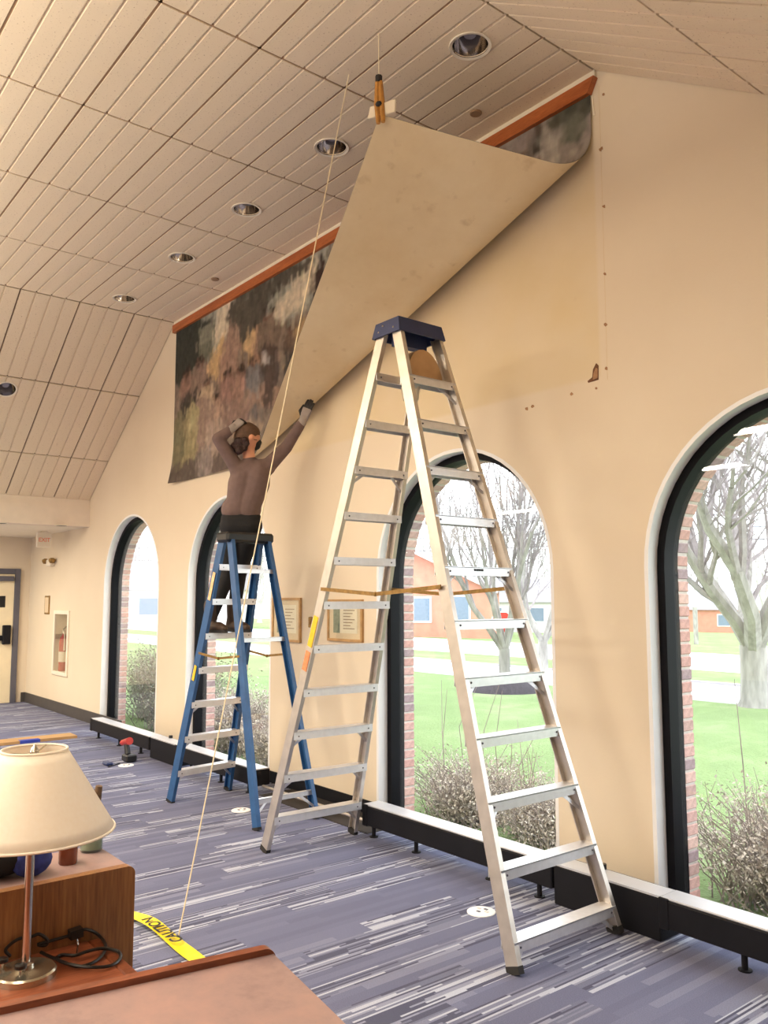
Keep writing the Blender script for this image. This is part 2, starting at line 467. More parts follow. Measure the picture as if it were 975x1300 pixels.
def glass_mat(name, tint=(1, 1, 1, 1)):
    m = bpy.data.materials.new(name); m.use_nodes = True; nt = m.node_tree; N = nt.nodes; L = nt.links
    N.remove(N['Principled BSDF'])
    tr = N.new('ShaderNodeBsdfTransparent'); tr.inputs[0].default_value = tint
    gl = N.new('ShaderNodeBsdfGlossy'); gl.inputs['Roughness'].default_value = .01
    g = N.new('ShaderNodeNewGeometry'); dt = N.new('ShaderNodeVectorMath'); dt.operation = 'DOT_PRODUCT'
    L.new(g.outputs['Normal'], dt.inputs[0]); L.new(g.outputs['Incoming'], dt.inputs[1])
    def mth(op, a, b_):
        n = N.new('ShaderNodeMath'); n.operation = op
        for i, v in enumerate((a, b_)):
            if isinstance(v, (int, float)): n.inputs[i].default_value = v
            elif v is not None: L.new(v, n.inputs[i])
        return n.outputs[0]
    fac = mth('ADD', .03, mth('MULTIPLY', .97, mth('POWER', mth('SUBTRACT', 1.0, mth('ABSOLUTE', dt.outputs['Value'], None)), 5.0)))
    mx = N.new('ShaderNodeMixShader'); L.new(fac, mx.inputs[0]); L.new(tr.outputs[0], mx.inputs[1]); L.new(gl.outputs[0], mx.inputs[2])
    L.new(mx.outputs[0], N['Material Output'].inputs[0])
    return m
M['glass'] = glass_mat('window_glass', (.97, .985, .98, 1))
M['jar'] = glass_mat('jar_glass', (.86, .9, .88, 1))

def grass_mat():
    m, nt, b = new_mat('winter_lawn'); N = nt.nodes; L = nt.links
    tc = N.new('ShaderNodeTexCoord')
    n1 = N.new('ShaderNodeTexNoise'); n1.inputs['Scale'].default_value = .6; n1.inputs['Detail'].default_value = 8; n1.inputs['Roughness'].default_value = .7
    L.new(tc.outputs['Object'], n1.inputs['Vector'])
    rp = N.new('ShaderNodeValToRGB'); e = rp.color_ramp.elements
    e[0].position = .3; e[0].color = srgb(128, 146, 104); e[1].position = .72; e[1].color = srgb(160, 168, 134)
    x = e.new(.52); x.color = srgb(138, 158, 112)
    L.new(n1.outputs[0], rp.inputs[0]); L.new(rp.outputs[0], b.inputs['Base Color'])
    b.inputs['Roughness'].default_value = 1; b.inputs['Specular IOR Level'].default_value = 0
    n2 = N.new('ShaderNodeTexNoise'); n2.inputs['Scale'].default_value = 30; n2.inputs['Detail'].default_value = 4
    L.new(tc.outputs['Object'], n2.inputs['Vector'])
    bp = N.new('ShaderNodeBump'); bp.inputs['Strength'].default_value = .8; bp.inputs['Distance'].default_value = .05
    L.new(n2.outputs[0], bp.inputs['Height']); L.new(bp.outputs[0], b.inputs['Normal'])
    return m
M['grass'] = grass_mat()

def shade_mat():
    m = bpy.data.materials.new('linen_lampshade'); m.use_nodes = True; nt = m.node_tree; N = nt.nodes; L = nt.links
    N.remove(N['Principled BSDF'])
    tc = N.new('ShaderNodeTexCoord'); nz = N.new('ShaderNodeTexNoise'); nz.inputs['Scale'].default_value = 90; L.new(tc.outputs['Object'], nz.inputs['Vector'])
    rp = N.new('ShaderNodeValToRGB'); rp.color_ramp.elements[0].color = srgb(248, 238, 222); rp.color_ramp.elements[1].color = srgb(253, 246, 234)
    L.new(nz.outputs[0], rp.inputs[0])
    d = N.new('ShaderNodeBsdfDiffuse'); t = N.new('ShaderNodeBsdfTranslucent')
    L.new(rp.outputs[0], d.inputs[0]); L.new(rp.outputs[0], t.inputs[0])
    mx = N.new('ShaderNodeMixShader'); mx.inputs[0].default_value = .3
    L.new(d.outputs[0], mx.inputs[1]); L.new(t.outputs[0], mx.inputs[2]); L.new(mx.outputs[0], N['Material Output'].inputs[0])
    return m
M['lampshade'] = shade_mat()

# ================================================================== THE ROOM
YW = 4.0                       # inner face of the window wall
XB = -14.2                     # back wall
XF = 2.4                       # wall behind the camera
YL = -8.0                      # far side wall
ZC = 4.825                     # flat ceiling
CX0, CX1 = -8.88, -2.925       # flat ceiling from .. to
SLX, SLZ = -11.54, 2.985       # foot of the left slope
SRX, SRZ = -0.26, 3.09         # foot of the right slope
ZLOW = 2.62                    # low ceiling beyond the beams

fl = MB().box((XB - .2, YL - .2, -.12), (XF + .2, YW + .05, 0)).build('floor', M['carpet'])
struct(fl, 'bluish grey striped carpet floor', 'floor')

# ---- window wall with four arched openings
WCX = [-10.02, -7.53, -4.22, -1.83]
WR, WSP, WSILL = .855, 1.80, .004
NA = 28
def arched_wall(mb, y0, y1, x0, x1, z0, z1, centres, R, sill, spring, reveal=True, recess=None):
    """solid wall between y0 and y1 with arched holes"""
    def quad(a, b, c, d): mb.add([a, b, c, d], [(0, 1, 2, 3)])
    for y, flip in ((y0, False), (y1, True)):
        def face(ax, az, bx, bz, cx, cz, dx, dz):
            p = [(ax, y, az), (bx, y, bz), (cx, y, cz), (dx, y, dz)]
            quad(*(p[::-1] if flip else p))
        edges = [x0]
        for c in centres: edges += [c - R, c + R]
        edges.append(x1)
        for i in range(0, len(edges), 2):
            a, b = edges[i], edges[i+1]
            if recess and y == y0 and a < recess[0] < b:      # shallow box let into the pier
                h0, h1, g0, g1_, dpt = recess
                face(a, z0, h0, z0, h0, spring, a, spring); face(h1, z0, b, z0, b, spring, h1, spring)
                face(h0, z0, h1, z0, h1, g0, h0, g0); face(h0, g1_, h1, g1_, h1, spring, h0, spring)
                yb = y0 + dpt
                quad((h0, yb, g0), (h1, yb, g0), (h1, yb, g1_), (h0, yb, g1_))
                quad((h0, y0, g0), (h0, yb, g0), (h0, yb, g1_), (h0, y0, g1_)); quad((h1, y0, g0), (h1, y0, g1_), (h1, yb, g1_), (h1, yb, g0))
                quad((h0, y0, g0), (h1, y0, g0), (h1, yb, g0), (h0, yb, g0)); quad((h0, y0, g1_), (h0, yb, g1_), (h1, yb, g1_), (h1, y0, g1_))
            else: face(a, z0, b, z0, b, spring, a, spring)
            face(a, spring, b, spring, b, z1, a, z1)
        for c in centres:
            face(c - R, z0, c + R, z0, c + R, sill, c - R, sill)
            for k in range(NA):
                t0 = math.pi - math.pi * k / NA; t1 = math.pi - math.pi * (k+1) / NA
                ax, az = c + R*math.cos(t0), spring + R*math.sin(t0); bx, bz = c + R*math.cos(t1), spring + R*math.sin(t1)
                face(ax, az, bx, bz, bx, z1, ax, z1)
    if reveal:
        for c in centres:
            path = [(c - R, sill), (c - R, spring)] + [(c + R*math.cos(math.pi - math.pi*k/NA), spring + R*math.sin(math.pi - math.pi*k/NA)) for k in range(1, NA)] + [(c + R, spring), (c + R, sill)]
            for (ax, az), (bx, bz) in zip(path, path[1:] + path[:1]):
                quad((ax, y0, az), (ax, y1, az), (bx, y1, bz), (bx, y0, bz))
    # top, bottom and ends
    quad((x0, y0, z1), (x1, y0, z1), (x1, y1, z1), (x0, y1, z1)); quad((x0, y0, z0), (x0, y1, z0), (x1, y1, z0), (x1, y0, z0))
    quad((x0, y0, z0), (x0, y0, z1), (x0, y1, z1), (x0, y1, z0)); quad((x1, y0, z0), (x1, y1, z0), (x1, y1, z1), (x1, y0, z1))
    return mb
w = MB()
EXF = .055                                                    # extinguisher cabinet frame width
EX0, EX1, EZ0, EZ1 = at_y(70, 776, YW)[0], at_y(86, 858, YW)[0], at_y(78, 858, YW)[2], at_y(78, 775, YW)[2]
w.mi = 0; arched_wall(w, YW, 4.215, XB - .2, XF + .2, 0, 5.0, WCX, WR, WSILL, WSP, recess=(EX0 + EXF, EX1 - EXF, EZ0 + EXF, EZ1 - EXF, .16))
wall_right = struct(w.build('wall_right', M['wall']), 'cream wall pierced by arched windows', 'wall')
w = MB(); arched_wall(w, 4.217, 4.315, XB - .2, XF + .2, -.4, 5.0, WCX, WR - .05 + .006, WSILL - .03, WSP)
wall_outer = w.build('masonry_leaf', M['mortar'], wall_right)

# ---- windows
def arch_path(c, R, sill=WSILL, n=NA):
    return [(c - R, sill), (c - R, WSP)] + [(c + R*math.cos(math.pi - math.pi*k/n), WSP + R*math.sin(math.pi - math.pi*k/n)) for k in range(1, n)] + [(c + R, WSP), (c + R, sill)]
def arch_band(mb, c, R0, R1, y0, y1, closed=True, s0=WSILL, s1=WSILL):
    """ring between radius R1 (outer) and R0 (inner), depth y0..y1; sill rail included when closed"""
    A = arch_path(c, R1, s1); B = arch_path(c, R0, s0)
    n = len(A); vs = []
    for (x, z) in A: vs.append((x, y0, z))
    for (x, z) in B: vs.append((x, y0, z))
    for (x, z) in A: vs.append((x, y1, z))
    for (x, z) in B: vs.append((x, y1, z))
    fs = []
    rng = range(n) if closed else range(n - 1)
    for i in rng:
        j = (i + 1) % n
        fs += [(i, n+i, n+j, j), (2*n+i, 2*n+j, 3*n+j, 3*n+i), (i, j, 2*n+j, 2*n+i), (n+i, 3*n+i, 3*n+j, n+j)]
    if not closed:
        for i in (0, n-1): fs.append((i, 2*n+i, 3*n+i, n+i))
    return mb.add(vs, fs)
bw, bh = .10, .066
brick_mesh = []
for b in BR:
    brick_mesh.append(MB().cbox((-.0, -.052, -bh/2 + .005), (bw, .052, bh/2 - .005), .004).mesh('brick', b))
rnd = random.Random(3)
for i, c in enumerate(WCX):
    win = bpy.data.objects.new('window_%d' % (i + 1), None); COL.objects.link(win); win.location = (c, YW, WSILL)
    struct(win, ['round arched window nearest the far door', 'round arched window behind the blue stepladder',
                 'round arched window behind the tall aluminium ladder with a lawn tree beyond',
                 'round arched window showing the big bare tree'][i], 'window')
    arch_band(MB(), c, WR - .004, WR + .02, YW - .001, 4.085, closed=False).build('jamb_lining', M['white'], win, smooth=True)
    arch_band(MB(), c, WR - .05, WR + .01, 4.085, 4.215, s0=WSILL + .03).build('frame', M['black'], win, smooth=True)
    MB().box((c - WR + .002, YW - .001, WSILL - .012), (c + WR - .002, 4.09, WSILL + .004)).build('sill', M['heatertop'], win)
    P = arch_path(c, WR - .045, WSILL + .02)
    MB().prism([(x, 4.128, z) for x, z in P], (0, .008, 0)).build('pane', M['glass'], win)
    # reveal bricks: jambs then arch voussoirs
    R = WR - .05
    nc = int((WSP - WSILL + .03) / .0715)
    for side in (-1, 1):
        for k in range(nc + 1):
            z = WSILL - .02 + (k + .5) * (WSP - WSILL + .02) / (nc + 1)
            o = inst('brick', rnd.choice(brick_mesh), win, (side * R, .268 + rnd.uniform(-.002, .002), z - WSILL), (0, math.pi if side < 0 else 0, 0))
    nv = int(math.pi * R / .0735)
    for k in range(nv):
        t = math.pi * (k + .5) / nv
        inst('brick', rnd.choice(brick_mesh), win, (R*math.cos(t), .268 + rnd.uniform(-.002, .002), WSP - WSILL + R*math.sin(t)), (0, -t, 0))

# ---- other walls
bwall = MB().box((XB - .15, YL - .2, 0), (XB, YW, 5.0)).build('wall_back', M['wall']); struct(bwall, 'cream end wall with the exit door', 'wall')
struct(MB().box((XB - .15, YL - .15, 0), (XF + .15, YL, 5.0)).build('wall_left', M['wall']), 'cream long wall opposite the windows', 'wall')
struct(MB().box((XF, YL - .1, 0), (XF + .15, YW + .1, 5.0)).build('wall_front', M['wall']), 'cream end wall behind the reading desks', 'wall')
bb = MB().box((XB + .001, YW - .018, 0), (-10.14, YW + .001, .15)).build('baseboard_right', M['darkbase']); struct(bb)
bb = MB().box((XB - .001, YL, 0), (XB + .018, 3.02 - .1, .15)).box((XB - .001, 3.93, 0), (XB + .018, YW, .15)).build('baseboard_back', M['darkbase']); struct(bb)
# short baseboard on the middle pier
bb = MB().box((-6.67, YW - .012, 0), (-5.07, YW + .001, .1)).build('baseboard_middle', M['heater']); struct(bb)

# ---- ceiling: flat centre, two slopes, beams and low perimeter ceilings
c = MB()
c.box((CX0, YL, ZC + .02), (CX1, YW, ZC + .10))
def slab(mb, xa, za, xb, zb, y0, y1, t):
    d = np.array([xb - xa, zb - za]); d /= np.linalg.norm(d); n = np.array([-d[1], d[0]])
    if n[1] < 0: n = -n
    mb.prism([(xa, y0, za), (xb, y0, zb), (xb + n[0]*t, y0, zb + n[1]*t), (xa + n[0]*t, y0, za + n[1]*t)], (0, y1 - y0, 0))
lift = .02
slab(c, SLX, SLZ + lift, CX0, ZC + lift, YL, YW, .08)
slab(c, CX1, ZC + lift, SRX, SRZ + lift, YL, YW, .08)
ceiling = struct(c.build('ceiling', M['backing']), 'tray ceiling of grooved acoustic tiles', 'ceiling')
# outer roof deck keeps daylight out
struct(MB().box((XB - .3, YL - .3, 5.0), (XF + .3, 4.35, 5.1)).build('roof_deck', M['roof']))
# low ceilings and beam faces
lc = MB().box((XB, YL, ZLOW), (SLX - .18, YW, ZLOW + .08)).box((SRX + .18, YL, ZLOW), (XF, YW, ZLOW + .08)).build('low_ceiling', M['trimcream'], ceiling)
lb = MB()
lb.box((SLX - .06, YL, SLZ - .10), (SLX + .001, YW, SLZ + .06)); lb.box((SRX - .001, YL, SRZ - .10), (SRX + .06, YW, SRZ + .06))
lb.build('upper_fascia', M['soffit'], ceiling)
lb = MB()
lb.box((SLX - .20, YL, ZLOW - .0), (SLX + .03, YW, SLZ - .095)); lb.box((SRX - .03, YL, ZLOW), (SRX + .20, YW, SRZ - .095))
lb.build('beam', M['soffit'], ceiling)
# tiles: 1.21 x 0.61 with three grooves each; shared meshes
def tile_mesh(lx, ly, name='ceiling_tile'):
    """tile facing down, x along length; four planks separated by V grooves"""
    t = .02; g = .010; n = max(1, round(ly / .1525)); mb = MB()
    e = .009
    prof = [(e, 0)]
    for k in range(1, n):
        y = ly * k / n
        prof += [(y - g, 0), (y - g*.4, .013), (y + g*.4, .013), (y + g, 0)]
    prof += [(ly - e, 0)]
    prof = [(e - .002, .02)] + prof + [(ly - e + .002, .02)]
    vs = [(e, y, z) for y, z in prof] + [(lx - e, y, z) for y, z in prof]
    m = len(prof); fs = [(i, i+1, m+i+1, m+i) for i in range(m - 1)]
    fs += [tuple(range(m)), tuple(range(2*m - 1, m - 1, -1)), (0, m, 2*m - 1, m - 1)]
    return mb.add(vs, fs).mesh(name, M['tile'])
TX, TY = 1.21, .61
ylines = [YW]; y = 3.51
while y > -2.2: ylines.append(y); y -= TY
_tc = {}
def tmesh(lx, ly):
    k = (round(lx, 3), round(ly, 3))
    if k not in _tc: _tc[k] = tile_mesh(*k)
    return _tc[k]
xl = [CX1 - .0, -4.02]
while xl[-1] - TX > CX0 + .1: xl.append(xl[-1] - TX)
xl.append(CX0)
# can openings are simply tiles with the fixture below them
for a, b in zip(xl[:-1], xl[1:]):
    for y1, y0 in zip(ylines[:-1], ylines[1:]):
        inst('ceiling_tile', tmesh(a - b, y1 - y0), ceiling, (b, y0, ZC))
def slope_tiles(xa, za, xb, zb, flip):
    """from the ridge (xa,za) down to (xb,zb)"""
    L = math.hypot(xb - xa, zb - za); ang = math.atan2(zb - za, xb - xa)
    s = 0
    while s < L - .02:
        l = min(TX, L - s)
        px, pz = xa + (xb - xa) * s / L, za + (zb - za) * s / L
        for y1, y0 in zip(ylines[:-1], ylines[1:]):
            if flip:   # going to -x: build from lower end
                qx, qz = xa + (xb - xa) * (s + l) / L, za + (zb - za) * (s + l) / L
                inst('ceiling_tile', tmesh(l, y1 - y0), ceiling, (qx, y0, qz), (0, -math.atan2(za - zb, xa - xb), 0))
            else:
                inst('ceiling_tile', tmesh(l, y1 - y0), ceiling, (px, y0, pz), (0, -ang, 0))
        s += l
slope_tiles(CX0, ZC, SLX, SLZ, True)
slope_tiles(CX1, ZC, SRX, SRZ, False)
# tee grid on the flat part, one bar per line
for x in xl[1:-1]:
    MB().box((x - .011, -2.2, ZC + .006), (x + .011, YW, ZC + .014)).build('grid_bar', M['grid'], ceiling)
for yy in ylines[1:]:
    MB().box((CX0, yy - .011, ZC + .006), (CX1, yy + .011, ZC + .014)).build('grid_bar', M['grid'], ceiling)
# drywall border between ceiling and window wall
MB().box((CX0, YW - .02, ZC - .055), (CX1, YW + .001, ZC + .005)).build('wall_angle', M['trimcream'], ceiling)

# ---- recessed downlights
def downlight(x, y, z, r, label, group=None, tilt=0., lit=False):
    t = thing('recessed_downlight', (x, y, z), label, 'downlight', group)
    n = 28
    MB().lathe([(r, -.001), (r + .018, -.006), (r + .02, -.001), (r + .018, .004)], (x, y, z), n, False, False).build('trim_ring', M['trimcream'], t, True)
    # reflector cup hangs up into the void; seen from below
    MB().lathe([(r, -.002), (r * .97, .03), (r * .8, .09), (r * .55, .14), (.03, .16)], (x, y, z - .0), n, False, True).build('reflector', M['mirror'], t, True)
    MB().lathe([(.02, .16), (.045, .12), (.05, .09), (.035, .065), (.002, .055)], (x, y, z), 16).build('bulb', M['jar'] if False else mat('frosted_bulb_%d' % len(bpy.data.materials), srgb(150, 150, 168), .2, var=.02), t, True)
    t.rotation_euler = (0, tilt, 0)
    return t
DL = [(597, 58), (421, 187), (313, 266), (231, 327), (158, 379)]
DLN = ['recessed downlight closest to the ceiling ridge above the bare wall end', 'recessed downlight beside the clamped corner of the canvas',
       'recessed downlight in the middle of the row over the mural', 'recessed downlight second from the ceiling fold above the mural end', 'recessed downlight closest to the ceiling fold above the mural end']
for (px, py), lb_ in zip(DL, DLN):
    p = at_z(px, py, ZC); downlight(p[0], p[1], ZC - .002, .105, lb_, 'row of recessed downlights over the mural')
CUTS = [((at_z(px, py, ZC)[0], at_z(px, py, ZC)[1], ZC), 0.0) for px, py in DL]
# one on the left slope
d = ray(8, 494); 
sl = (ZC - SLZ) / (CX0 - SLX)
tt = ((ZC - sl * CX0) + sl * 0 - CAM_H) / (d[2] - sl * d[0])
p = O3 + d * tt
ang = math.atan2(ZC - SLZ, CX0 - SLX)
downlight(p[0] + .0, p[1], p[2] - .002, .10, 'recessed downlight set in the sloping ceiling on the lobby side', None, -ang)
CUTS.append(((p[0], p[1], p[2]), -ang))
def cut_cans():
    cutters = []
    for (cx, cy, cz), a in CUTS:
        me = MB().lathe([(.104, -.06), (.104, .166)], (0, 0, 0), 28).mesh('cut', M['trimcream'])
        o = bpy.data.objects.new('cut', me); COL.objects.link(o); o.location = (cx, cy, cz); o.rotation_euler = (0, a, 0); cutters.append(o)
    bpy.context.view_layer.update()
    jobs = []
    for t in [ceiling] + [o for o in ceiling.children if o.name.startswith('ceiling_tile')]:
        mw = t.matrix_world
        if t is ceiling: hit = cutters
        else:
            bb = [mw @ Vector(q) for q in t.bound_box]; lo = [min(q[i] for q in bb) for i in range(3)]; hi = [max(q[i] for q in bb) for i in range(3)]
            hit = [k for k in cutters if all(lo[i] - .1 <= k.location[i] <= hi[i] + .1 for i in range(3))]
        if hit:
            for k in hit:
                md = t.modifiers.new('cut', 'BOOLEAN'); md.operation = 'DIFFERENCE'; md.solver = 'EXACT'; md.object = k
            jobs.append(t)
    dg = bpy.context.evaluated_depsgraph_get(); dg.update()
    new = [(t, bpy.data.meshes.new_from_object(t.evaluated_get(dg))) for t in jobs]
    for t, me in new:
        t.modifiers.clear(); t.data = me
    for k in cutters: bpy.data.objects.remove(k)
cut_cans()
for (px, py), lb_ in zip(((604, 143), (273, 354)), ('round white sprinkler cover near the folded canvas', 'round white sprinkler cover above the painted figures')):
    p = at_z(px, py, ZC)
    s_ = MB().lathe([(.001, -.012), (.036, -.012), (.04, -.008), (.04, .002), (.001, .002)], (0, 0, 0), 24).mesh('sprinkler_cover', M['grid'], smooth=False)
    o = bpy.data.objects.new('sprinkler_cover', s_); COL.objects.link(o); o.location = (p[0], p[1], ZC); tag(o, lb_, 'sprinkler cover', 'sprinkler covers in the ceiling')

# ---- lit luminaires: unseen pendants added to brighten the reading room, and lobby lights
def luminaire(x, y, z, sx, sy, up, down, label, group, drop=0.):
    t = thing('added_pendant' if drop else 'ceiling_luminaire', (x, y, z), label, 'ceiling light', group)
    h = .05; zz = z - drop
    for a in (-1, 1):
        MB().box((x + a*(sx/2 - .01) - .01, y - sy/2, zz - h), (x + a*(sx/2 - .01) + .01, y + sy/2, zz)).build('housing_side', M['white'], t)
        MB().box((x - sx/2 + .02, y + a*(sy/2 - .01) - .01, zz - h), (x + sx/2 - .02, y + a*(sy/2 - .01) + .01, zz)).build('housing_end', M['white'], t)
    dm = bpy.data.materials.get('lit_diffuser') or mat('lit_diffuser', (1, .95, .85, 1), .5, var=.01, emit=(1, .86, .66, 1.5))
    MB().box((x - sx/2 + .02, y - sy/2 + .02, zz - .03), (x + sx/2 - .02, y + sy/2 - .02, zz - .02)).build('diffuser', dm, t)
    if drop:
        for a in (-1, 1): MB().tube([(x + a*sx*.4, y, zz - .02), (x + a*sx*.4, y, z + (.01 if z > 4.8 else .32))], .004, 6).build('suspension', M['chrome'], t)
    for watt, dz, rx in ((down, -drop - .055, 0.), (up, -drop + .005, math.pi)):
        if not watt: continue
        ld = bpy.data.lights.new('luminaire_lamp', 'AREA'); ld.shape = 'RECTANGLE'; ld.size = sx - .05; ld.size_y = sy - .05
        ld.energy = watt; ld.color = WARM
        lo = bpy.data.objects.new('luminaire_lamp', ld); COL.objects.link(lo); lo.parent = t; lo.location = (0, 0, dz); lo.rotation_euler = (rx, 0, 0)
    return t
for x, nx, zc_, dr_, up_, dn_ in ((-10.4, 'under the lobby side slope', SLZ + (ZC - SLZ) * (-10.4 - SLX) / (CX0 - SLX), .5, 45, 60), (-8.1, 'toward the lobby', ZC, .75, FILL_UP, FILL_DOWN),
        (-5.9, 'over the room centre', ZC, .75, FILL_UP, FILL_DOWN), (-3.7, 'toward the carrels', ZC, .75, FILL_UP, FILL_DOWN), (-1.5, 'under the slope above the carrels', ZC - .653 * (CX1 + 1.5) * -1, .5, 50, 40)):
    for y, nm in ((-.4, 'of the row closest to the windows'), (-3.2, 'of the centre row'), (-6.0, 'of the row closest to the long wall')):
        luminaire(x, y, zc_, 1.2, .5, up_, dn_, 'unseen added pendant %s, %s' % (nx, nm), 'pendants added to brighten the reading room', drop=dr_)
for y, nm in ((1.9, 'beside the exit door'), (-.6, 'in the middle of the lobby'), (-3.1, 'deep in the lobby')):
    luminaire(-12.9, y, ZLOW, .6, .6, 0, LOBBY, 'lit square luminaire %s' % nm, 'lit luminaires in the lobby ceiling')

# ================================================================== HEATERS under the windows
HY0, HY1, HZ0, HZ1 = 3.615, 3.765, .075, .215
def heater(x0, x1, label, feet):
    t = thing('baseboard_heater', (x0, HY0, 0), label, 'heater', 'black pedestal heaters under the windows')
    MB().cbox((x0, HY0, HZ0), (x1, HY1, HZ1 - .010), .006).build('body', M['heater'], t)
    MB().cbox((x0, HY0 + .006, HZ1 - .011), (x1, HY1 - .004, HZ1), .004).build('top_grille', M['heatertop'], t)
    MB().cbox((x0 - .004, HY0 - .004, HZ0 - .005), (x0 + .05, HY1 + .003, HZ1 - .002), .004).build('end_cap', M['heater'], t)
    for fx in feet:
        mb = MB().tube([(fx, HY0 + .035, .004), (fx, HY0 + .035, HZ0 + .005)], .014, 10)
        ft = mb.build('foot', M['heater'], t)
        MB().lathe([(.03, 0), (.03, .006), (.014, .008)], (fx, HY0 + .035, 0), 14).build('foot_plate', M['heater'], t)
    return t
def pier_cover(x0, x1, label):
    t = thing('heater_pipe_cover', (x0, HY0, 0), label, 'heater cover', 'black pipe covers on the wall piers')
    MB().cbox((x0, HY0 + .012, .0), (x1, HY1 + .03, HZ1 - .012), .006).build('body', M['heater'], t)
    MB().box((x0, HY0 + .016, HZ1 - .0135), (x1, HY1 - .002, HZ1 - .004)).build('top_plate', M['heatertop'], t)
    MB().tube([(x0 + .35*(x1-x0), HY1 - .01, HZ1 - .006), (x0 + .35*(x1-x0), HY1 - .01, HZ1 + .022)], .02, 12).build('valve_knob', M['blackplastic'], t, True)
    return t
f = [at_z(q[0], q[1], 0)[0] for q in ((525, 1083), (619, 1117), (939, 1236))]
heater(-10.14, -8.42, 'black baseboard heater under the window nearest the door', [-9.95, -9.3, -8.7])
pier_cover(-8.415, -7.80, 'black pipe cover on the pier between the blue ladder and the lobby')
heater(-7.795, -6.25, 'black baseboard heater behind the blue stepladder', [-7.5, -6.9, -6.4])
heater(-4.76, -3.085, 'black baseboard heater behind the aluminium ladder', [-4.68, f[0], f[1], -3.2])
pier_cover(-3.08, -2.43, 'black pipe cover on the pier beside the big ladder foot')
heater(-2.425, 2.2, 'black baseboard heater below the window with the big tree', [f[2], -1.2, -.2, .8, 1.8])
# exposed pipe on the bare pier, dark floor strip below it
pp = MB().tube([(-6.26, 3.70, .07), (-5.4, 3.70, .07), (-4.755, 3.70, .07)], .011, 10).build('heating_pipe', M['alu'], None, True)
tag(pp, 'bare metal heating pipe joining the heaters across the middle pier', 'pipe')
sb = MB().box((-6.25, 3.66, 0), (-4.77, YW - .012, .004)).build('bare_floor_strip', mat('bare_dark_floor', srgb(50, 44, 42), .85, var=.2, scale=8))
struct(sb)

# ================================================================== MURAL CANVAS
MU0, MU1, MZ0, MZ1 = -8.82, -2.965, 2.925, 4.73
FP1 = np.array([MU1, 4.47]); FP2 = np.array([-7.25, MZ0])
FE = (FP1 - FP2) / np.linalg.norm(FP1 - FP2); FN = np.array([FE[1], -FE[0]]); FL = np.linalg.norm(FP1 - FP2)
def canvas_pos(q, off):
    """developable fold: flat on the wall, rolled over the diagonal, then straight out; off = offset along sheet normal"""
    s = (q - FP2) @ FE; d = (q - FP2) @ FN
    k = np.clip(s / FL, 0, 1.05)
    r = .10 + .16 * k; th = math.radians(106)
    wall_gap = .012
    if d <= 0: a, o, ph = d, 0., 0.
    elif d < r * th: ph = d / r; a, o = r * math.sin(ph), r * (1 - math.cos(ph))
    else:
        L = d - r * th; ph = th
        a, o = r * math.sin(th) + L * math.cos(th), r * (1 - math.cos(th)) + L * math.sin(th)
        o -= .05 * math.sin(math.pi * min(1, L / 1.5)) * k      # slight sag of the hanging sheet
    # sheet normal (towards the room when flat): turns with ph
    a2 = a - off * math.sin(ph); o2 = o + off * math.cos(ph)
    wq = FP2 + FE * s + FN * a2
    # lower left corner has come loose and stands a little off the wall
    lx = max(0., 1 - (q[0] - MU0) / .5) * max(0., 1 - (q[1] - MZ0) / .5)
    o2 += .06 * lx * lx + .05 * max(0., 1 - abs(q[0] - (-7.25)) / .7) * max(0., 1 - (q[1] - MZ0) / .35)
    return (wq[0], YW - wall_gap - o2, wq[1])

# painted scene: flat print, shapes laid out on the wall plane
def wp(px, py):
    p = at_y(px, py, YW); return p[0], p[2]
paint = []
def P_poly(pts, col): paint.append(('p', np.array([wp(*q) for q in pts]), col))
def P_ell(px, py, rx, ry, col, rot=0.): 
    c = wp(px, py); s = np.linalg.norm(ray(px, py)); 
    e = wp(px + rx, py); g = wp(px, py - ry)
    paint.append(('e', np.array(c), math.hypot(e[0]-c[0], e[1]-c[1]) , abs(g[1]-c[1]), rot, col))
sky, cloud, tree, tree2, ground_c = (150,162,156), (206,190,158), (58,62,54), (84,84,72), (140,118,100)
P_poly([(200,380),(770,60),(770,500),(200,640)], (126,110,98))
P_poly([(220,480),(420,360),(420,430),(220,540)], (134,114,98))
P_poly([(220,400),(420,290),(420,380),(220,480)], (150,152,138))          # sky
for q in ((292,392,16,14),(300,375,10,10),(370,385,22,16),(385,365,16,16),(392,345,14,18),(352,402,14,12),(280,418,12,16)): P_ell(*q, cloud)
for q in ((240,430,22,24),(232,460,16,26),(258,420,16,12),(250,445,14,20),(238,410,16,12)): P_ell(*q, (52,58,52))
for q in ((305,395,16,22),(325,380,20,24),(345,365,18,16),(365,350,18,12),(385,340,16,10),(318,420,14,26),(332,400,10,16)): P_ell(*q, (82,76,66))
P_ell(264,430,10,18,(126,128,108)); P_ell(262,448,9,14,(110,112,92))
P_poly([(262,470),(283,425),(290,440),(276,486)], (206,164,86))            # yellow tents
P_poly([(278,488),(286,430),(292,415),(301,412),(306,425),(306,440),(300,500)], (164,126,104))
P_poly([(306,440),(324,415),(330,440),(322,452)], (212,168,92))
P_poly([(322,452),(327,414),(336,408),(341,440),(334,470)], (178,134,98))
P_poly([(372,420),(385,405),(400,400),(395,470),(360,470)], (176,142,76))
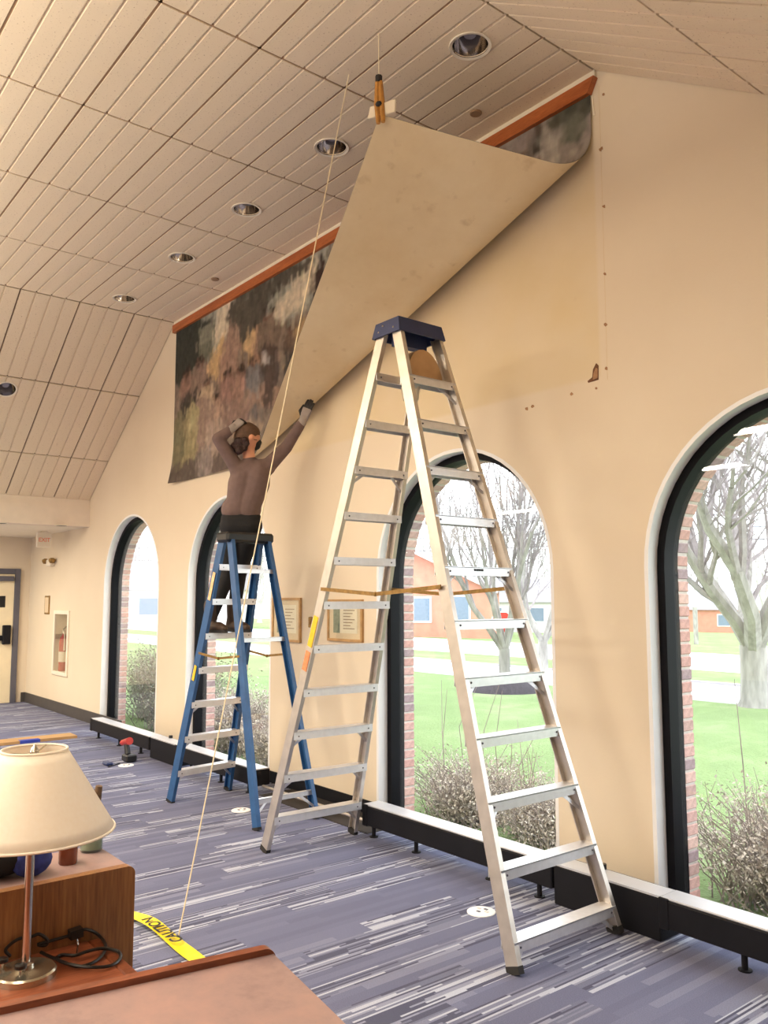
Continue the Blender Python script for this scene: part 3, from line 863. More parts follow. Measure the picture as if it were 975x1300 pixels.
# figures
def figure(x, y, h, coat, legs=(70,64,60), head=(120,84,66)):
    P_ell(x, y + h*.33, h*.14, h*.24, coat); P_ell(x - h*.04, y + h*.7, h*.07, h*.3, legs); P_ell(x + h*.06, y + h*.7, h*.06, h*.3, legs)
    P_ell(x, y + h*.06, h*.065, h*.075, head); P_ell(x, y + h*.025, h*.07, h*.045, (58,44,38))
figure(342,392,112,(126,104,86),(78,66,62)); figure(370,414,70,(118,92,72)); figure(238,470,70,(150,110,92)); figure(255,455,90,(138,112,96)); figure(264,482,70,(188,158,118),(150,118,96))
figure(290,470,86,(156,112,98),(128,98,88)); figure(308,465,92,(162,118,98),(140,104,92)); figure(322,455,80,(112,112,118),(104,96,98)); figure(276,500,66,(170,134,110))
P_ell(257,540,18,34,(152,124,108)); P_ell(275,560,14,30,(166,140,122)); P_ell(240,560,12,34,(150,138,82)); P_ell(246,530,8,18,(168,156,96))
P_ell(300,520,20,14,(140,108,94)); P_ell(325,500,16,14,(150,118,100)); P_ell(352,505,18,14,(150,116,92)); P_ell(315,545,22,10,(158,132,108))
P_poly([(340,440),(352,440),(346,520),(336,520)], (84,66,60)); P_ell(325,490,9,8,(122,120,124)); P_ell(340,455,4,7,(176,172,176))
P_ell(228,560,8,40,(118,112,72)); P_ell(240,600,26,16,(96,82,72)); P_ell(290,585,30,14,(104,86,78)); P_ell(262,590,10,24,(138,124,118))
P_poly([(400,345),(412,320),(416,380),(396,400)], (62,42,38))
# top right scrap still stuck to the wall
P_poly([(600,60),(790,60),(790,260),(600,260)], (150,138,132))
P_ell(695,200,16,26,(176,168,160)); P_ell(660,195,26,20,(146,134,130)); P_ell(712,150,14,16,(90,88,74)); P_ell(735,140,18,24,(92,94,82)); P_ell(728,165,16,18,(110,112,98)); P_ell(745,120,14,16,(72,72,62))
figure(683,155,44,(92,78,70)); figure(642,183,24,(120,60,54)); P_poly([(655,200),(672,192),(690,205),(684,210),(672,198),(660,206)], (120,96,84))
nu, nz_ = 400, 124
def paint_col(P):
    n = len(P); C = np.zeros((n, 3)); rngn = np.random.default_rng(5)
    wob = P + .012 * np.stack([np.sin(P[:,1]*31 + 2*np.sin(P[:,0]*17)), np.sin(P[:,0]*27 + 2*np.sin(P[:,1]*23))], 1)
    for s in paint:
        if s[0] == 'e':
            c, rx, rz, rot, col = s[1:]
            m = ((wob[:,0]-c[0])/rx)**2 + ((wob[:,1]-c[1])/rz)**2 < 1
        else:
            poly, col = s[1], s[2]; m = np.zeros(n, bool); j = len(poly) - 1
            for i in range(len(poly)):
                xi, yi = poly[i]; xj, yj = poly[j]
                cnd = ((yi > wob[:,1]) != (yj > wob[:,1])) & (wob[:,0] < (xj-xi)*(wob[:,1]-yi)/((yj-yi) + 1e-12) + xi)
                m ^= cnd; j = i
        C[m] = srgb(*col)[:3]
    g = C.reshape(nz_, nu, 3).copy(); src = g.copy()
    for k in range(6000):                       # short brush dabs pick up neighbouring colour
        a, b = rngn.integers(0, nu), rngn.integers(0, nz_)
        la, lb = rngn.integers(1, 3), rngn.integers(1, 5)
        sa, sb_ = np.clip(a + rngn.integers(-4, 5), 0, nu-1), np.clip(b + rngn.integers(-4, 5), 0, nz_-1)
        g[max(0, b-lb):b+lb, max(0, a-la):a+la] = .6 * g[max(0, b-lb):b+lb, max(0, a-la):a+la] + .4 * src[sb_, sa] * (1 + .28 * rngn.standard_normal()) * (1 + .05 * rngn.standard_normal(3))
    q = g.copy(); q[1:-1, 1:-1] = .4*g[1:-1, 1:-1] + .15*(g[:-2, 1:-1] + g[2:, 1:-1] + g[1:-1, :-2] + g[1:-1, 2:])
    q = q.reshape(-1, 3); lum = q @ [.3, .6, .1]
    return np.clip((.62 * q + .38 * lum[:, None]) * 1.12, .01, .9)
def painted_mat():
    m, nt, b = new_mat('oil_paint_scene'); N = nt.nodes; L = nt.links
    at = N.new('ShaderNodeVertexColor'); at.layer_name = 'paint'
    tc = N.new('ShaderNodeTexCoord'); nz = N.new('ShaderNodeTexNoise'); nz.inputs['Scale'].default_value = 14; nz.inputs['Detail'].default_value = 6; L.new(tc.outputs['Object'], nz.inputs['Vector'])
    rp = N.new('ShaderNodeValToRGB'); rp.color_ramp.elements[0].position = .3; rp.color_ramp.elements[1].position = .7
    rp.color_ramp.elements[0].color = (.68, .67, .66, 1); rp.color_ramp.elements[1].color = (1.1, 1.05, 1., 1)
    L.new(nz.outputs[0], rp.inputs[0])
    mx = N.new('ShaderNodeMix'); mx.data_type = 'RGBA'; mx.blend_type = 'MULTIPLY'; mx.inputs[0].default_value = .8
    L.new(at.outputs[0], mx.inputs[6]); L.new(rp.outputs[0], mx.inputs[7]); L.new(mx.outputs[2], b.inputs['Base Color'])
    b.inputs['Roughness'].default_value = .7; b.inputs['Specular IOR Level'].default_value = .2
    return m
def canvas_back_mat():
    m, nt, b = new_mat('raw_canvas_back'); N = nt.nodes; L = nt.links
    tc = N.new('ShaderNodeTexCoord'); n1 = N.new('ShaderNodeTexNoise'); n1.inputs['Scale'].default_value = 1.6; n1.inputs['Detail'].default_value = 8; n1.inputs['Roughness'].default_value = .65
    L.new(tc.outputs['Object'], n1.inputs['Vector'])
    rp = N.new('ShaderNodeValToRGB'); e = rp.color_ramp.elements
    e[0].position = .25; e[0].color = srgb(222, 198, 156); e[1].position = .7; e[1].color = srgb(238, 220, 184)
    L.new(n1.outputs[0], rp.inputs[0])
    n2 = N.new('ShaderNodeTexNoise'); n2.inputs['Scale'].default_value = 9; n2.inputs['Detail'].default_value = 7; L.new(tc.outputs['Object'], n2.inputs['Vector'])
    r2 = N.new('ShaderNodeValToRGB'); r2.color_ramp.elements[0].position = .62; r2.color_ramp.elements[1].position = .8; r2.color_ramp.elements[1].color = (.5, .5, .5, 1)
    L.new(n2.outputs[0], r2.inputs[0])
    mx = N.new('ShaderNodeMix'); mx.data_type = 'RGBA'; L.new(r2.outputs[0], mx.inputs[0]); L.new(rp.outputs[0], mx.inputs[6]); mx.inputs[7].default_value = srgb(188, 156, 112)
    L.new(mx.outputs[2], b.inputs['Base Color'])
    b.inputs['Roughness'].default_value = .9; b.inputs['Specular IOR Level'].default_value = .1
    return m
mural = thing('mural_canvas', (MU0, YW - .012, MZ0), 'painted mural canvas peeling off the wall, one corner clamped up by a string', 'mural')

US = np.linspace(MU0, MU1, nu); ZS = np.linspace(MZ0, MZ1, nz_)
Q = np.array([(a, b) for b in ZS for a in US])
faces = [(j*nu+i, j*nu+i+1, (j+1)*nu+i+1, (j+1)*nu+i) for j in range(nz_-1) for i in range(nu-1)]
fr = MB().add([canvas_pos(q, .0015) for q in Q], faces).build('painted_face', painted_mat(), mural, True)
ca = fr.data.color_attributes.new('paint', 'FLOAT_COLOR', 'POINT')
cc = np.ones((len(Q), 4)); cc[:, :3] = paint_col(Q); ca.data.foreach_set('color', cc.ravel())
nu2, nz2 = 160, 60
US2 = np.linspace(MU0, MU1, nu2); ZS2 = np.linspace(MZ0, MZ1, nz2)
MB().add([canvas_pos(np.array((a, b)), -.0015) for b in ZS2 for a in US2],
         [(j*nu2+i, (j+1)*nu2+i, (j+1)*nu2+i+1, j*nu2+i+1) for j in range(nz2-1) for i in range(nu2-1)]).build('canvas_back', canvas_back_mat(), mural, True)
corner = np.array(canvas_pos(np.array((MU1, MZ0)), 0))
# timber rail that held the canvas
tr = MB(); z0, z1 = 4.685, 4.775
tr.prism([(CX0 + .02, YW - .045, z0), (MU1 + .0, YW - .045, z0), (CX1 + .01, YW - .045, z1), (CX0 + .02, YW - .045, z1)], (0, .044, 0))
trim = tr.build('trim_1', M['mahog']); struct(trim, 'orange stained timber rail along the top of the mural', 'trim')
# clamp, paper pad and cords
cl = thing('squeeze_clamp', corner, 'brown wooden spring clamp gripping the raised canvas corner', 'clamp')
cx, cy, cz = corner
MB().tube([(cx - .012, cy, cz - .05), (cx - .02, cy, cz + .06), (cx - .018, cy, cz + .20)], [.012, .02, .015], 8).build('handle', mat('clamp_wood', srgb(178, 124, 54), .5, var=.2, scale=30), cl, True)
MB().tube([(cx + .016, cy + .012, cz - .05), (cx + .006, cy + .012, cz + .06), (cx - .006, cy + .01, cz + .2)], [.012, .018, .014], 8).build('handle', bpy.data.materials['clamp_wood'], cl, True)
MB().tube([(cx - .014, cy + .005, cz + .195), (cx - .014, cy + .005, cz + .235)], .02, 8).build('tip', M['rubber'], cl, True)
MB().lathe([(.016, -.012), (.022, 0), (.016, .012)], (cx, cy - .004, cz + .055), 10).build('pivot', M['rubber'], cl)
# folded white pad between clamp and canvas
o = MB().add([(cx-.065, cy-.035, cz-.01), (cx+.07, cy+.05, cz+.0), (cx+.075, cy+.05, cz+.07), (cx-.05, cy-.03, cz+.055), (cx-.065, cy-.025, cz-.01), (cx+.07, cy+.06, cz+.0), (cx+.075, cy+.06, cz+.07), (cx-.05, cy-.02, cz+.055)],
             [(0,1,2,3),(7,6,5,4),(0,4,5,1),(1,5,6,2),(2,6,7,3),(3,7,4,0)]).build('paper_pad', M['paper'])
tag(o, 'folded white paper pad under the wooden clamp', 'pad')
top_anchor = at_z(443, 95, ZC)
foot_anchor = at_z(226, 1192, 0.0)
o = MB().tube([(foot_anchor[0], foot_anchor[1], .0), tuple(foot_anchor * .5 + top_anchor * .5), tuple(top_anchor)], .0034, 6).build('pull_cord', M['string']); tag(o, 'long white cord running from the floor up to the ceiling', 'cord')
o = MB().tube([(cx - .014, cy + .005, cz + .225), (cx - .014, cy + .005, ZC)], .003, 6).build('hanging_cord', M['string']); tag(o, 'short white cord holding the wooden clamp below the ceiling', 'cord')

# wall scars around the removed canvas
scar_mat = mat('torn_plaster', srgb(170, 128, 92), .9, var=.2, scale=40); scar_edge = mat('brown_paper_edge', srgb(110, 74, 50), .9, var=.2)
def scar(pts, name, m, depth=.003):
    MB().prism([(wp(*q)[0], YW - depth, wp(*q)[1]) for q in pts], (0, depth + .001, 0)).build(name, m, wall_right)
scar([(757,461),(760,464),(760,482),(754,484),(747,486),(746,484),(752,479),(753,469)], 'torn_edge', scar_edge, .002)
scar([(757,467),(759,468),(759,480),(753,482),(754,474)], 'torn_patch', scar_mat, .004)
for q in ((766,120),(767,262),(768,348),(769,412),(770,468),(764,188),(669,519),(676,516),(726,500),(757,493),(762,190)):
    r_ = 2.2
    scar([(q[0]+r_*math.cos(a)*random.uniform(.6,1.2), q[1]+r_*math.sin(a)*random.uniform(.6,1.3)) for a in np.linspace(0, 2*math.pi, 8)[:-1]], 'glue_spot', scar_mat, .002)
scar([(751,122),(753,121),(754,134),(756,146),(754,147),(752,136)], 'torn_paper', M['paper'], .006)
# faint vertical seam beside the mural
s0, s1 = wp(758, 110), wp(766, 440)
MB().box((s0[0] + .012, YW - .0008, 2.9), (s0[0] + .015, YW + .001, 4.72)).build('plaster_seam', mat('seam_line', srgb(222, 202, 168), .9, var=.03), wall_right)

# ================================================================== LADDERS
def channel(mb, p, q, w, d, face, t=.006):
    """C-channel rail from p to q; web faces 'face' (outward), flanges point inward; w along the climb-depth, d flange"""
    p = np.array(p, float); q = np.array(q, float); tv = (q - p) / np.linalg.norm(q - p)
    fv = np.array(face, float); fv -= tv * (fv @ tv); fv /= np.linalg.norm(fv)
    sv = np.cross(tv, fv)
    prof = [(-w/2, 0), (w/2, 0), (w/2, -d), (w/2 - t, -d), (w/2 - t, -t), (-w/2 + t, -t), (-w/2 + t, -d), (-w/2, -d)]
    vs = [e + sv * a + fv * b for e in (p, q) for a, b in prof]; n = len(prof)
    fs = [(i, (i+1) % n, n + (i+1) % n, n + i) for i in range(n)]
    fs += [(0, 7, 6, 5), (0, 5, 4, 1), (1, 4, 3, 2), (8, 13, 14, 15), (8, 9, 12, 13), (9, 10, 11, 12)]
    return mb.add(vs, fs)
RIVET = MB().ball((0, 0, 0), .0055, 6, 4).mesh('rivet', M['graydk'])
def lerp(a, b, t): return np.array(a, float) * (1 - t) + np.array(b, float) * t
def stepladder(name, label, feetA, feetB, topA, topB, ztop, stepsA, stepsB, matr, mats_, capmat, railw, flange, capbox, sw, braceA, braceB, rearbars=None, footmat=None):
    """feetA/feetB: (near, far) ground points of the two sections; topA/topB the rail tops"""
    base = (np.array(feetA[0]) + feetA[1] + feetB[0] + feetB[1]) / 4
    t = thing(name, (base[0], base[1], 0), label, 'stepladder')
    for feet, tops, steps, isA in ((feetA, topA, stepsA, True), (feetB, topB, stepsB, False)):
        N0, F0 = np.array([*feet[0], 0.0]), np.array([*feet[1], 0.0]); N1, F1 = np.array(tops[0], float), np.array(tops[1], float)
        out = F0 - N0; out /= np.linalg.norm(out)
        for (a, b, s) in ((N0, N1, -1), (F0, F1, 1)):
            a2 = lerp(a, b, .008)
            channel(MB(), a2, b, railw, flange, out * s).build('rail', matr, t)
            dv = (b - a) / np.linalg.norm(b - a)
            MB().bar(a + np.array([0, 0, .001]) - out * s * flange/2, lerp(a, b, .010) - out * s * flange/2, flange + .004, railw + .004, np.cross(dv, out)).build('foot', footmat or M['rubber'], t)
        tiltdir = np.cross(out, (N1 - N0)); 
        for k, z in enumerate(steps):
            ta = z / N1[2]
            pa, pb = lerp(N0, N1, ta) + out * .004, lerp(F0, F1, ta) - out * .004
            full = isA or rearbars is None
            stp = MB()
            d = sw if full else .03
            h = .045 if full else .03
            run = np.cross(out, (0, 0, 1)); run /= np.linalg.norm(run)
            # tread: top plate with two lips
            stp.bar(pa, pb, d, .006, (0, 0, 1))
            for sgn in (-1, 1):
                stp.bar(pa + run * sgn * (d/2 - .002) - np.array([0, 0, h/2]), pb + run * sgn * (d/2 - .002) - np.array([0, 0, h/2]), .004, h, (0, 0, 1))
            so = stp.build('step' if full else 'rear_brace', mats_, t)
            if full:
                for e, sg in ((pa, 1), (pb, -1)):
                    for sgn in (-1, 1):
                        c0 = e + out * sg * .035 + run * sgn * (d/2 + .001) - np.array([0, 0, h*.5])
                        inst('rivet', RIVET, so, c0 - np.array(wloc(so)))
            if k in (braceA if isA else braceB):
                for e, sg, r0, r1 in ((pa, 1, N0, N1), (pb, -1, F0, F1)):
                    top = e + out * sg * .11 - np.array([0, 0, .025]); low = lerp(r0, r1, max(.0, ta - .12 / N1[2])) + out * sg * .006
                    MB().bar(top, low, .018, .004, run).build('corner_brace', mats_, t)
    return t
# --- tall aluminium twin-front ladder
LA = stepladder('tall_stepladder', 'tall bare aluminium stepladder with steps on both sides and a blue top',
    [(-4.86, 2.88), (-4.84, 3.60)], [(-2.63, 2.82), (-2.63, 3.567)],
    [(-3.84, 3.05, 3.22), (-3.84, 3.38, 3.22)], [(-3.70, 3.05, 3.22), (-3.70, 3.38, 3.22)], 3.22,
    [.233 + .2752 * k for k in range(11)], [.127 + .278 * k for k in range(11)],
    M['alu'], M['alustep'], M['bluecap'], .075, .028, None, .085, {0, 1, 2, 8}, {0, 2, 4, 6, 8, 10})
cp = MB()
x0, x1, y0, y1, z0, z1 = -3.905, -3.645, 3.03, 3.40, 3.195, 3.285
sx = .022
cp.add([(x0,y0,z0),(x1,y0,z0),(x1,y1,z0),(x0,y1,z0),(x0+sx,y0+sx*.6,z1),(x1-sx,y0+sx*.6,z1),(x1-sx,y1-sx*.6,z1),(x0+sx,y1-sx*.6,z1)],
       [(4,5,6,7),(0,1,5,4),(1,2,6,5),(2,3,7,6),(3,0,4,7)])
cp.add([(x0+.012,y0+.012,z0),(x1-.012,y0+.012,z0),(x1-.012,y1-.012,z0),(x0+.012,y1-.012,z0),(x0+sx,y0+sx,z1-.015),(x1-sx,y0+sx,z1-.015),(x1-sx,y1-sx,z1-.015),(x0+sx,y1-sx,z1-.015)],
       [(7,6,5,4),(4,5,1,0),(5,6,2,1),(6,7,3,2),(7,4,0,3)])
cp.add([(x0,y0,z0),(x1,y0,z0),(x1,y1,z0),(x0,y1,z0),(x0+.012,y0+.012,z0),(x1-.012,y0+.012,z0),(x1-.012,y1-.012,z0),(x0+.012,y1-.012,z0)],
       [(0,4,5,1),(1,5,6,2),(2,6,7,3),(3,7,4,0)])
capo = cp.build('top_cap', M['bluecap'], LA)
MB().box((-3.80, 3.10, 3.14), (-3.74, 3.33, 3.27)).build('cap_web', M['bluecap'], LA)
for sgn in (0, 1):
    for q in ((x0 + .06, .03), (x1 - .06, .03), (x0 + .10, .06)):
        MB().ball((q[0], (y0 + .006) if sgn == 0 else (y1 - .006), z0 + q[1]), .007, 6, 4).build('cap_rivet', M['chrome'], capo)
# hinged tool tray just under the cap: bowed sheet on the right section
pts = []
for k in range(13):
    a = math.pi * k / 12
    pts.append((3.215 - .135 * math.cos(a), .19 * math.sin(a)))
tp = MB(); n = len(pts)
vs = [(-3.62 - .33 * zz * .33, yy, 2.915 + zz) for yy, zz in pts] + [(-3.69 - .33 * zz * .33 - .02 * math.sin(math.pi * i / 12), yy, 2.915 + zz) for i, (yy, zz) in enumerate(pts)]
tp.add(vs, [tuple(range(n)), tuple(range(2*n-1, n-1, -1))] + [(i, i+1, n+i+1, n+i) for i in range(n-1)])
tp.build('tool_tray', mat('bronzed_tray', srgb(188, 154, 116), .45, metal=.5, var=.15), LA, True)
MB().lathe([(.045, 0), (.055, .06), (.058, .075)], (-3.66, 3.13, 2.79), 14).build('tool_holder', M['alu'], LA, True)
# spreaders: two folding bars, each of two links
def spreader(root, pa, pb, sag, m, w=.022):
    mid = lerp(pa, pb, .5) - np.array([0, 0, sag])
    sp = MB().bar(pa, mid, .006, w).build('spreader', m, root); MB().bar(mid, pb, .006, w).build('spreader', m, root)
    MB().ball(mid, .014, 8, 5).build('hinge', m, root)
def railpt(foot, top, z):
    return lerp((*foot, 0), top, z / top[2])
for fA, fB, tA, tB, o_ in (((-4.86, 2.88), (-2.63, 2.82), (-3.84, 3.05, 3.22), (-3.70, 3.05, 3.22), -.014), ((-4.84, 3.60), (-2.63, 3.567), (-3.84, 3.38, 3.22), (-3.70, 3.38, 3.22), .014)):
    a, b = railpt(fA, tA, 1.69), railpt(fB, tB, 1.69)
    spreader(LA, a + [0, o_, 0], b + [0, o_, 0], .035, M['brass'])
def sticker(root, foot, top, z0, z1, m, w=.05, off=-.003):
    a, b = railpt(foot, top, z0), railpt(foot, top, z1)
    MB().bar(a + [0, off, 0], b + [0, off, 0], w, .002, (0, -1, 0)).build('warning_sticker', m, root)
sticker(LA, (-4.86, 2.88), (-3.84, 3.05, 3.22), 1.33, 1.52, M['yellow'])
sticker(LA, (-4.86, 2.88), (-3.84, 3.05, 3.22), 1.18, 1.30, M['redsticker'])
# maker's mark on one tread
z = .127 + .278 * 6
a, b = railpt((-2.63, 2.82), (-3.70, 3.05, 3.22), z), railpt((-2.63, 3.567), (-3.70, 3.38, 3.22), z)
mk = MB()
for k in range(4):
    q = lerp(a, b, .43 + .035 * k); mk.box((q[0] + .0425, q[1] - .008, q[2] - .02), (q[0] + .0455, q[1] + .006, q[2] - .008))
mk.build('stamped_mark', M['blackplastic'], LA)

# --- blue fibreglass ladder
BA0, BA1 = (-6.487, 2.966), (-6.58, 3.559); BB0, BB1 = (-5.327, 3.092), (-5.332, 3.625)
BTA = [(-5.985, 3.13, 2.10), (-6.0, 3.50, 2.10)]; BTB = [(-5.875, 3.14, 2.10), (-5.88, 3.50, 2.10)]
LB = stepladder('blue_stepladder', 'blue fibreglass stepladder with a black top, person standing on it', [BA0, BA1], [BB0, BB1], BTA, BTB, 2.1,
    [.257 + .274 * k for k in range(7)], [.20, 1.33, 1.86], M['bluefg'], M['alustep'], M['blackplastic'], .075, .03, None, .08, {0, 1, 2}, {0}, rearbars=True)
MB().cbox((-6.025, 3.10, 2.075), (-5.835, 3.53, 2.155), .018).build('top_cap', M['blackplastic'], LB)
for fA, fB, tA, tB in ((BA0, BB0, BTA[0], BTB[0]), (BA1, BB1, BTA[1], BTB[1])):
    spreader(LB, railpt(fA, tA, 1.20), railpt(fB, tB, 1.20), .03, M['brass'], .018)
sticker(LB, BA0, BTA[0], .98, 1.10, M['yellow'], .04, -.004)
sticker(LB, BA0, BTA[0], 1.62, 1.84, mat('pale_sticker', srgb(226, 190, 140), .5, var=.2, scale=40), .045, -.004)

# ================================================================== PERSON on the blue ladder
def J(px, py, d): return at_d(px, py, d)
RT, FWD, UP = _r.copy(), _fw.copy(), np.array([0., 0., 1.]); FWD[2] = 0; FWD /= np.linalg.norm(FWD)
def capsules(lst, voxel, name, m, parent, smooth_it=6):
    mb = MB()
    for p, q, r1, r2 in lst:
        p = np.array(p, float); q = np.array(q, float)
        mb.ball(p, r1, 14, 9); mb.ball(q, r2, 14, 9)
        if np.linalg.norm(q - p) > 1e-4: mb.tube([p, q], [r1, r2], 14)
    me = mb.mesh(name, m, wloc(parent))
    o = bpy.data.objects.new(name, me); COL.objects.link(o); o.parent = parent
    rm = o.modifiers.new('r', 'REMESH'); rm.mode = 'VOXEL'; rm.voxel_size = voxel; rm.use_smooth_shade = True
    sm = o.modifiers.new('s', 'SMOOTH'); sm.iterations = smooth_it; sm.factor = .5
    dg = bpy.context.evaluated_depsgraph_get(); dg.update()
    me2 = bpy.data.meshes.new_from_object(o.evaluated_get(dg)); o.modifiers.clear(); o.data = me2
    me2.materials.clear(); me2.materials.append(m)
    me2.polygons.foreach_set('use_smooth', [True] * len(me2.polygons))
    return o
STEPZ = .257 + .274 * 4 + .004
person = thing('person', (-6.18, 3.30, STEPZ), 'person in a taupe long-sleeved top and black trousers reaching up from the blue ladder', 'person')
pelvis = J(306, 668, 6.99); waist = J(308, 646, 6.99); chest = J(316, 614, 7.0); ubust = J(319, 599, 7.01); neckb = J(317, 586, 7.01); headc = J(314, 555, 7.02)
shL, shR = J(302, 596, 6.98), J(339, 593, 7.03)
elL, wrL, haL = J(277, 557, 6.90), J(295, 544, 6.93), J(303, 537, 6.95)
elR, wrR, haR = J(364, 567, 7.06), J(385, 533, 7.02), J(393, 512, 7.0)
ankL, ankR = np.array([-6.265, 3.195, STEPZ + .12]), np.array([-6.26, 3.40, STEPZ + .12])
knL, knR = J(289, 730, 6.97), J(303, 730, 7.05)
hipL, hipR = pelvis - RT * .075 - UP * .05, pelvis + RT * .075 - UP * .05
face = RT * .78 + FWD * .5 + UP * .12; face /= np.linalg.norm(face)
fside = np.cross(face, UP); fside /= np.linalg.norm(fside)
torso = lambda g: [(pelvis - RT*.055, waist - RT*.04, .095+g, .09+g), (pelvis + RT*.055, waist + RT*.04, .095+g, .09+g),
    (waist - RT*.04, chest - RT*.06, .09+g, .105+g), (waist + RT*.04, chest + RT*.06, .09+g, .105+g),
    (chest - RT*.06, ubust - RT*.06, .105+g, .09+g), (chest + RT*.06, ubust + RT*.06, .105+g, .09+g), (ubust, neckb, .09+g, .05+g), (shL, shR, .062+g, .062+g)]
armsl = lambda g: [(shL, elL, .055+g, .042+g), (elL, wrL, .042+g, .031+g), (shR, elR, .055+g, .042+g), (elR, wrR, .042+g, .030+g)]
legs = lambda g: [(hipL, knL, .082+g, .058+g), (knL, ankL, .058+g, .042+g), (hipR, knR, .082+g, .058+g), (knR, ankR, .058+g, .042+g), (pelvis - RT*.05, pelvis + RT*.05, .10+g, .10+g)]
head = [(neckb, headc - UP*.07, .055, .05), (headc, headc + UP*.02, .09, .09), (headc + face*.025 - UP*.05, headc + face*.045 - UP*.075, .06, .045), (headc + face*.03, headc + face*.035, .078, .078),
        (headc + face*.095 + UP*.005, headc + face*.108 - UP*.02, .012, .015),
        (headc - fside*.088 - UP*.01, headc - fside*.09 - UP*.03, .018, .013), (headc + fside*.088 - UP*.01, headc + fside*.09 - UP*.03, .018, .013)]
body = capsules(torso(-.008) + armsl(-.008) + legs(-.01) + head + [(wrL, wrL*.75 + haL*.25, .026, .022), (wrR, wrR*.75 + haR*.25, .026, .022)], .012, 'body', M['skin'], person, 4)
hem = J(306, 658, 6.99)
capsules([(hem - RT*.062 + UP*.075, waist - RT*.045 + UP*.04, .108, .10), (hem + RT*.062 + UP*.075, waist + RT*.045 + UP*.04, .108, .10)] + torso(.012)[2:] + [(shL, elL, .066, .052), (elL, elL*.25 + wrL*.75, .052, .042), (shR, elR, .068, .054), (elR, elR*.2 + wrR*.8, .052, .044)], .011, 'long_sleeved_top', M['shirt'], person, 5)
capsules([(a, b, r1, r2) for a, b, r1, r2 in legs(.008)] + [(pelvis - RT*.07 + UP*.045, pelvis + RT*.07 + UP*.045, .104, .104), (pelvis - RT*.074, pelvis + RT*.074, .108, .108)], .011, 'trousers', M['pants'], person, 4)
for ank, lab in ((ankL, 'L'), (ankR, 'R')):
    b = ank.copy(); b[2] = STEPZ
    fw_ = np.array([1., .12, 0]); fw_ /= np.linalg.norm(fw_)
    bo = capsules([(ank + UP*.10 - fw_*.005, ank, .058, .056), (ank, b + UP*.05 - fw_*.035, .055, .046), (b + UP*.046 - fw_*.035, b + UP*.046 + fw_*.12, .045, .043), (b + UP*.046 + fw_*.12, b + UP*.036 + fw_*.18, .043, .034)], .009, 'boot', M['boot'], person, 4)
    pts = []
    for k in range(16):
        a = 2*math.pi*k/16; pts.append(b + fw_*(.072 + .155*math.cos(a)) + np.cross(UP, fw_)*(.05*math.sin(a)) + UP*.0005)
    MB().prism(pts, (0, 0, .024)).build('sole', M['rubber'], bo, org=wloc(person))
# head scarf, curls, mask, eyes
capsules([(headc + UP*.028 - face*.008, headc + UP*.03 - face*.01, .098, .098), (headc + UP*.03 + face*.03, headc + UP*.045, .082, .085), (headc - face*.03 + UP*.0, headc - face*.035 - UP*.0, .088, .085)], .010, 'head_scarf', M['scarf'], person, 3)
hr = random.Random(5); curls = []
for k in range(26):
    p = headc - face*hr.uniform(.03, .12) - UP*hr.uniform(.03, .12) + fside*hr.uniform(-.08, .06)
    curls.append((p, p + np.array([hr.uniform(-.02, .02) for _ in range(3)]), hr.uniform(.026, .036), .024))
capsules(curls, .009, 'curly_hair', M['hair'], person, 2)
capsules([(headc + face*.06 - UP*.035, headc + face*.075 - UP*.07, .054, .046), (headc + face*.085 - UP*.04, headc + face*.10 - UP*.05, .036, .032), (headc + face*.05 - UP*.08, headc + face*.055 - UP*.085, .04, .04)], .008, 'face_mask', M['gloveblk'], person, 3)
for sg in (-1, 1):
    ey = headc + face*.092 + fside*sg*.032 + UP*.018
    MB().ball(ey, .012, 10, 6).build('eye', M['white'], person, True)
    MB().ball(ey + face*.008, .006, 8, 5).build('iris', M['hair'], person, True)
    MB().tube([headc - fside*-sg*.088 - UP*.03, headc + face*.06 + fside*sg*.06 - UP*.035], .004, 6).build('mask_strap', M['gloveblk'], person)
def hand(wr, ha, curl, side, thumbside, name_parent):
    """glove: palm plus four fingers and a thumb; curl bends toward 'side' """
    ax = ha - wr; ax /= np.linalg.norm(ax)
    sd = side - ax*(side @ ax); sd /= np.linalg.norm(sd)          # direction the fingers curl to
    sp = np.cross(ax, sd)                                         # spread direction
    if sp @ thumbside < 0: sp = -sp
    L = [(wr - ax*.03, wr + ax*.01, .036, .034)]
    knk = wr + ax*.095
    for k in (-1.5, -.5, .5, 1.5): L.append((wr + ax*.01 + sp*k*.012, knk + sp*k*.02, .02, .0135))
    gl = capsules(L, .005, 'glove', M['glove'], person, 3)
    F = []
    ln = {-1.5: .062, -.5: .078, .5: .082, 1.5: .074}
    for k in (-1.5, -.5, .5, 1.5):
        p = knk + sp*k*.021; a = 0; seg = ln[k] / 3; pts = [p]
        for j in range(3):
            a += curl
            p = p + (ax*math.cos(a) + sd*math.sin(a)) * seg * (1.25 if j == 0 else 1.); pts.append(p)
        for u, v, r1, r2 in zip(pts, pts[1:], (.0105, .0098, .009), (.0098, .009, .0075)): F.append((u, v, r1, r2))
    t0 = wr + ax*.03 + sp*.03; t1 = t0 + ax*.03 + sp*.03 + sd*.01; t2 = t1 + ax*.03 + sd*.018; t3 = t2 + ax*.022 + sd*.012
    F += [(t0, t1, .014, .0125), (t1, t2, .0125, .0105), (t2, t3, .0105, .008)]
    fo = capsules(F, .0042, 'fingers', M['gloveblk'], gl, 1)
    return gl
# capsules() parents 'fingers' to the glove, whose origin is the person's base
hand(wrR, haR, .16, FWD + RT*.2, -RT, person)
hand(wrL, haL, .75, FWD*.6 - UP*.6, UP, person)
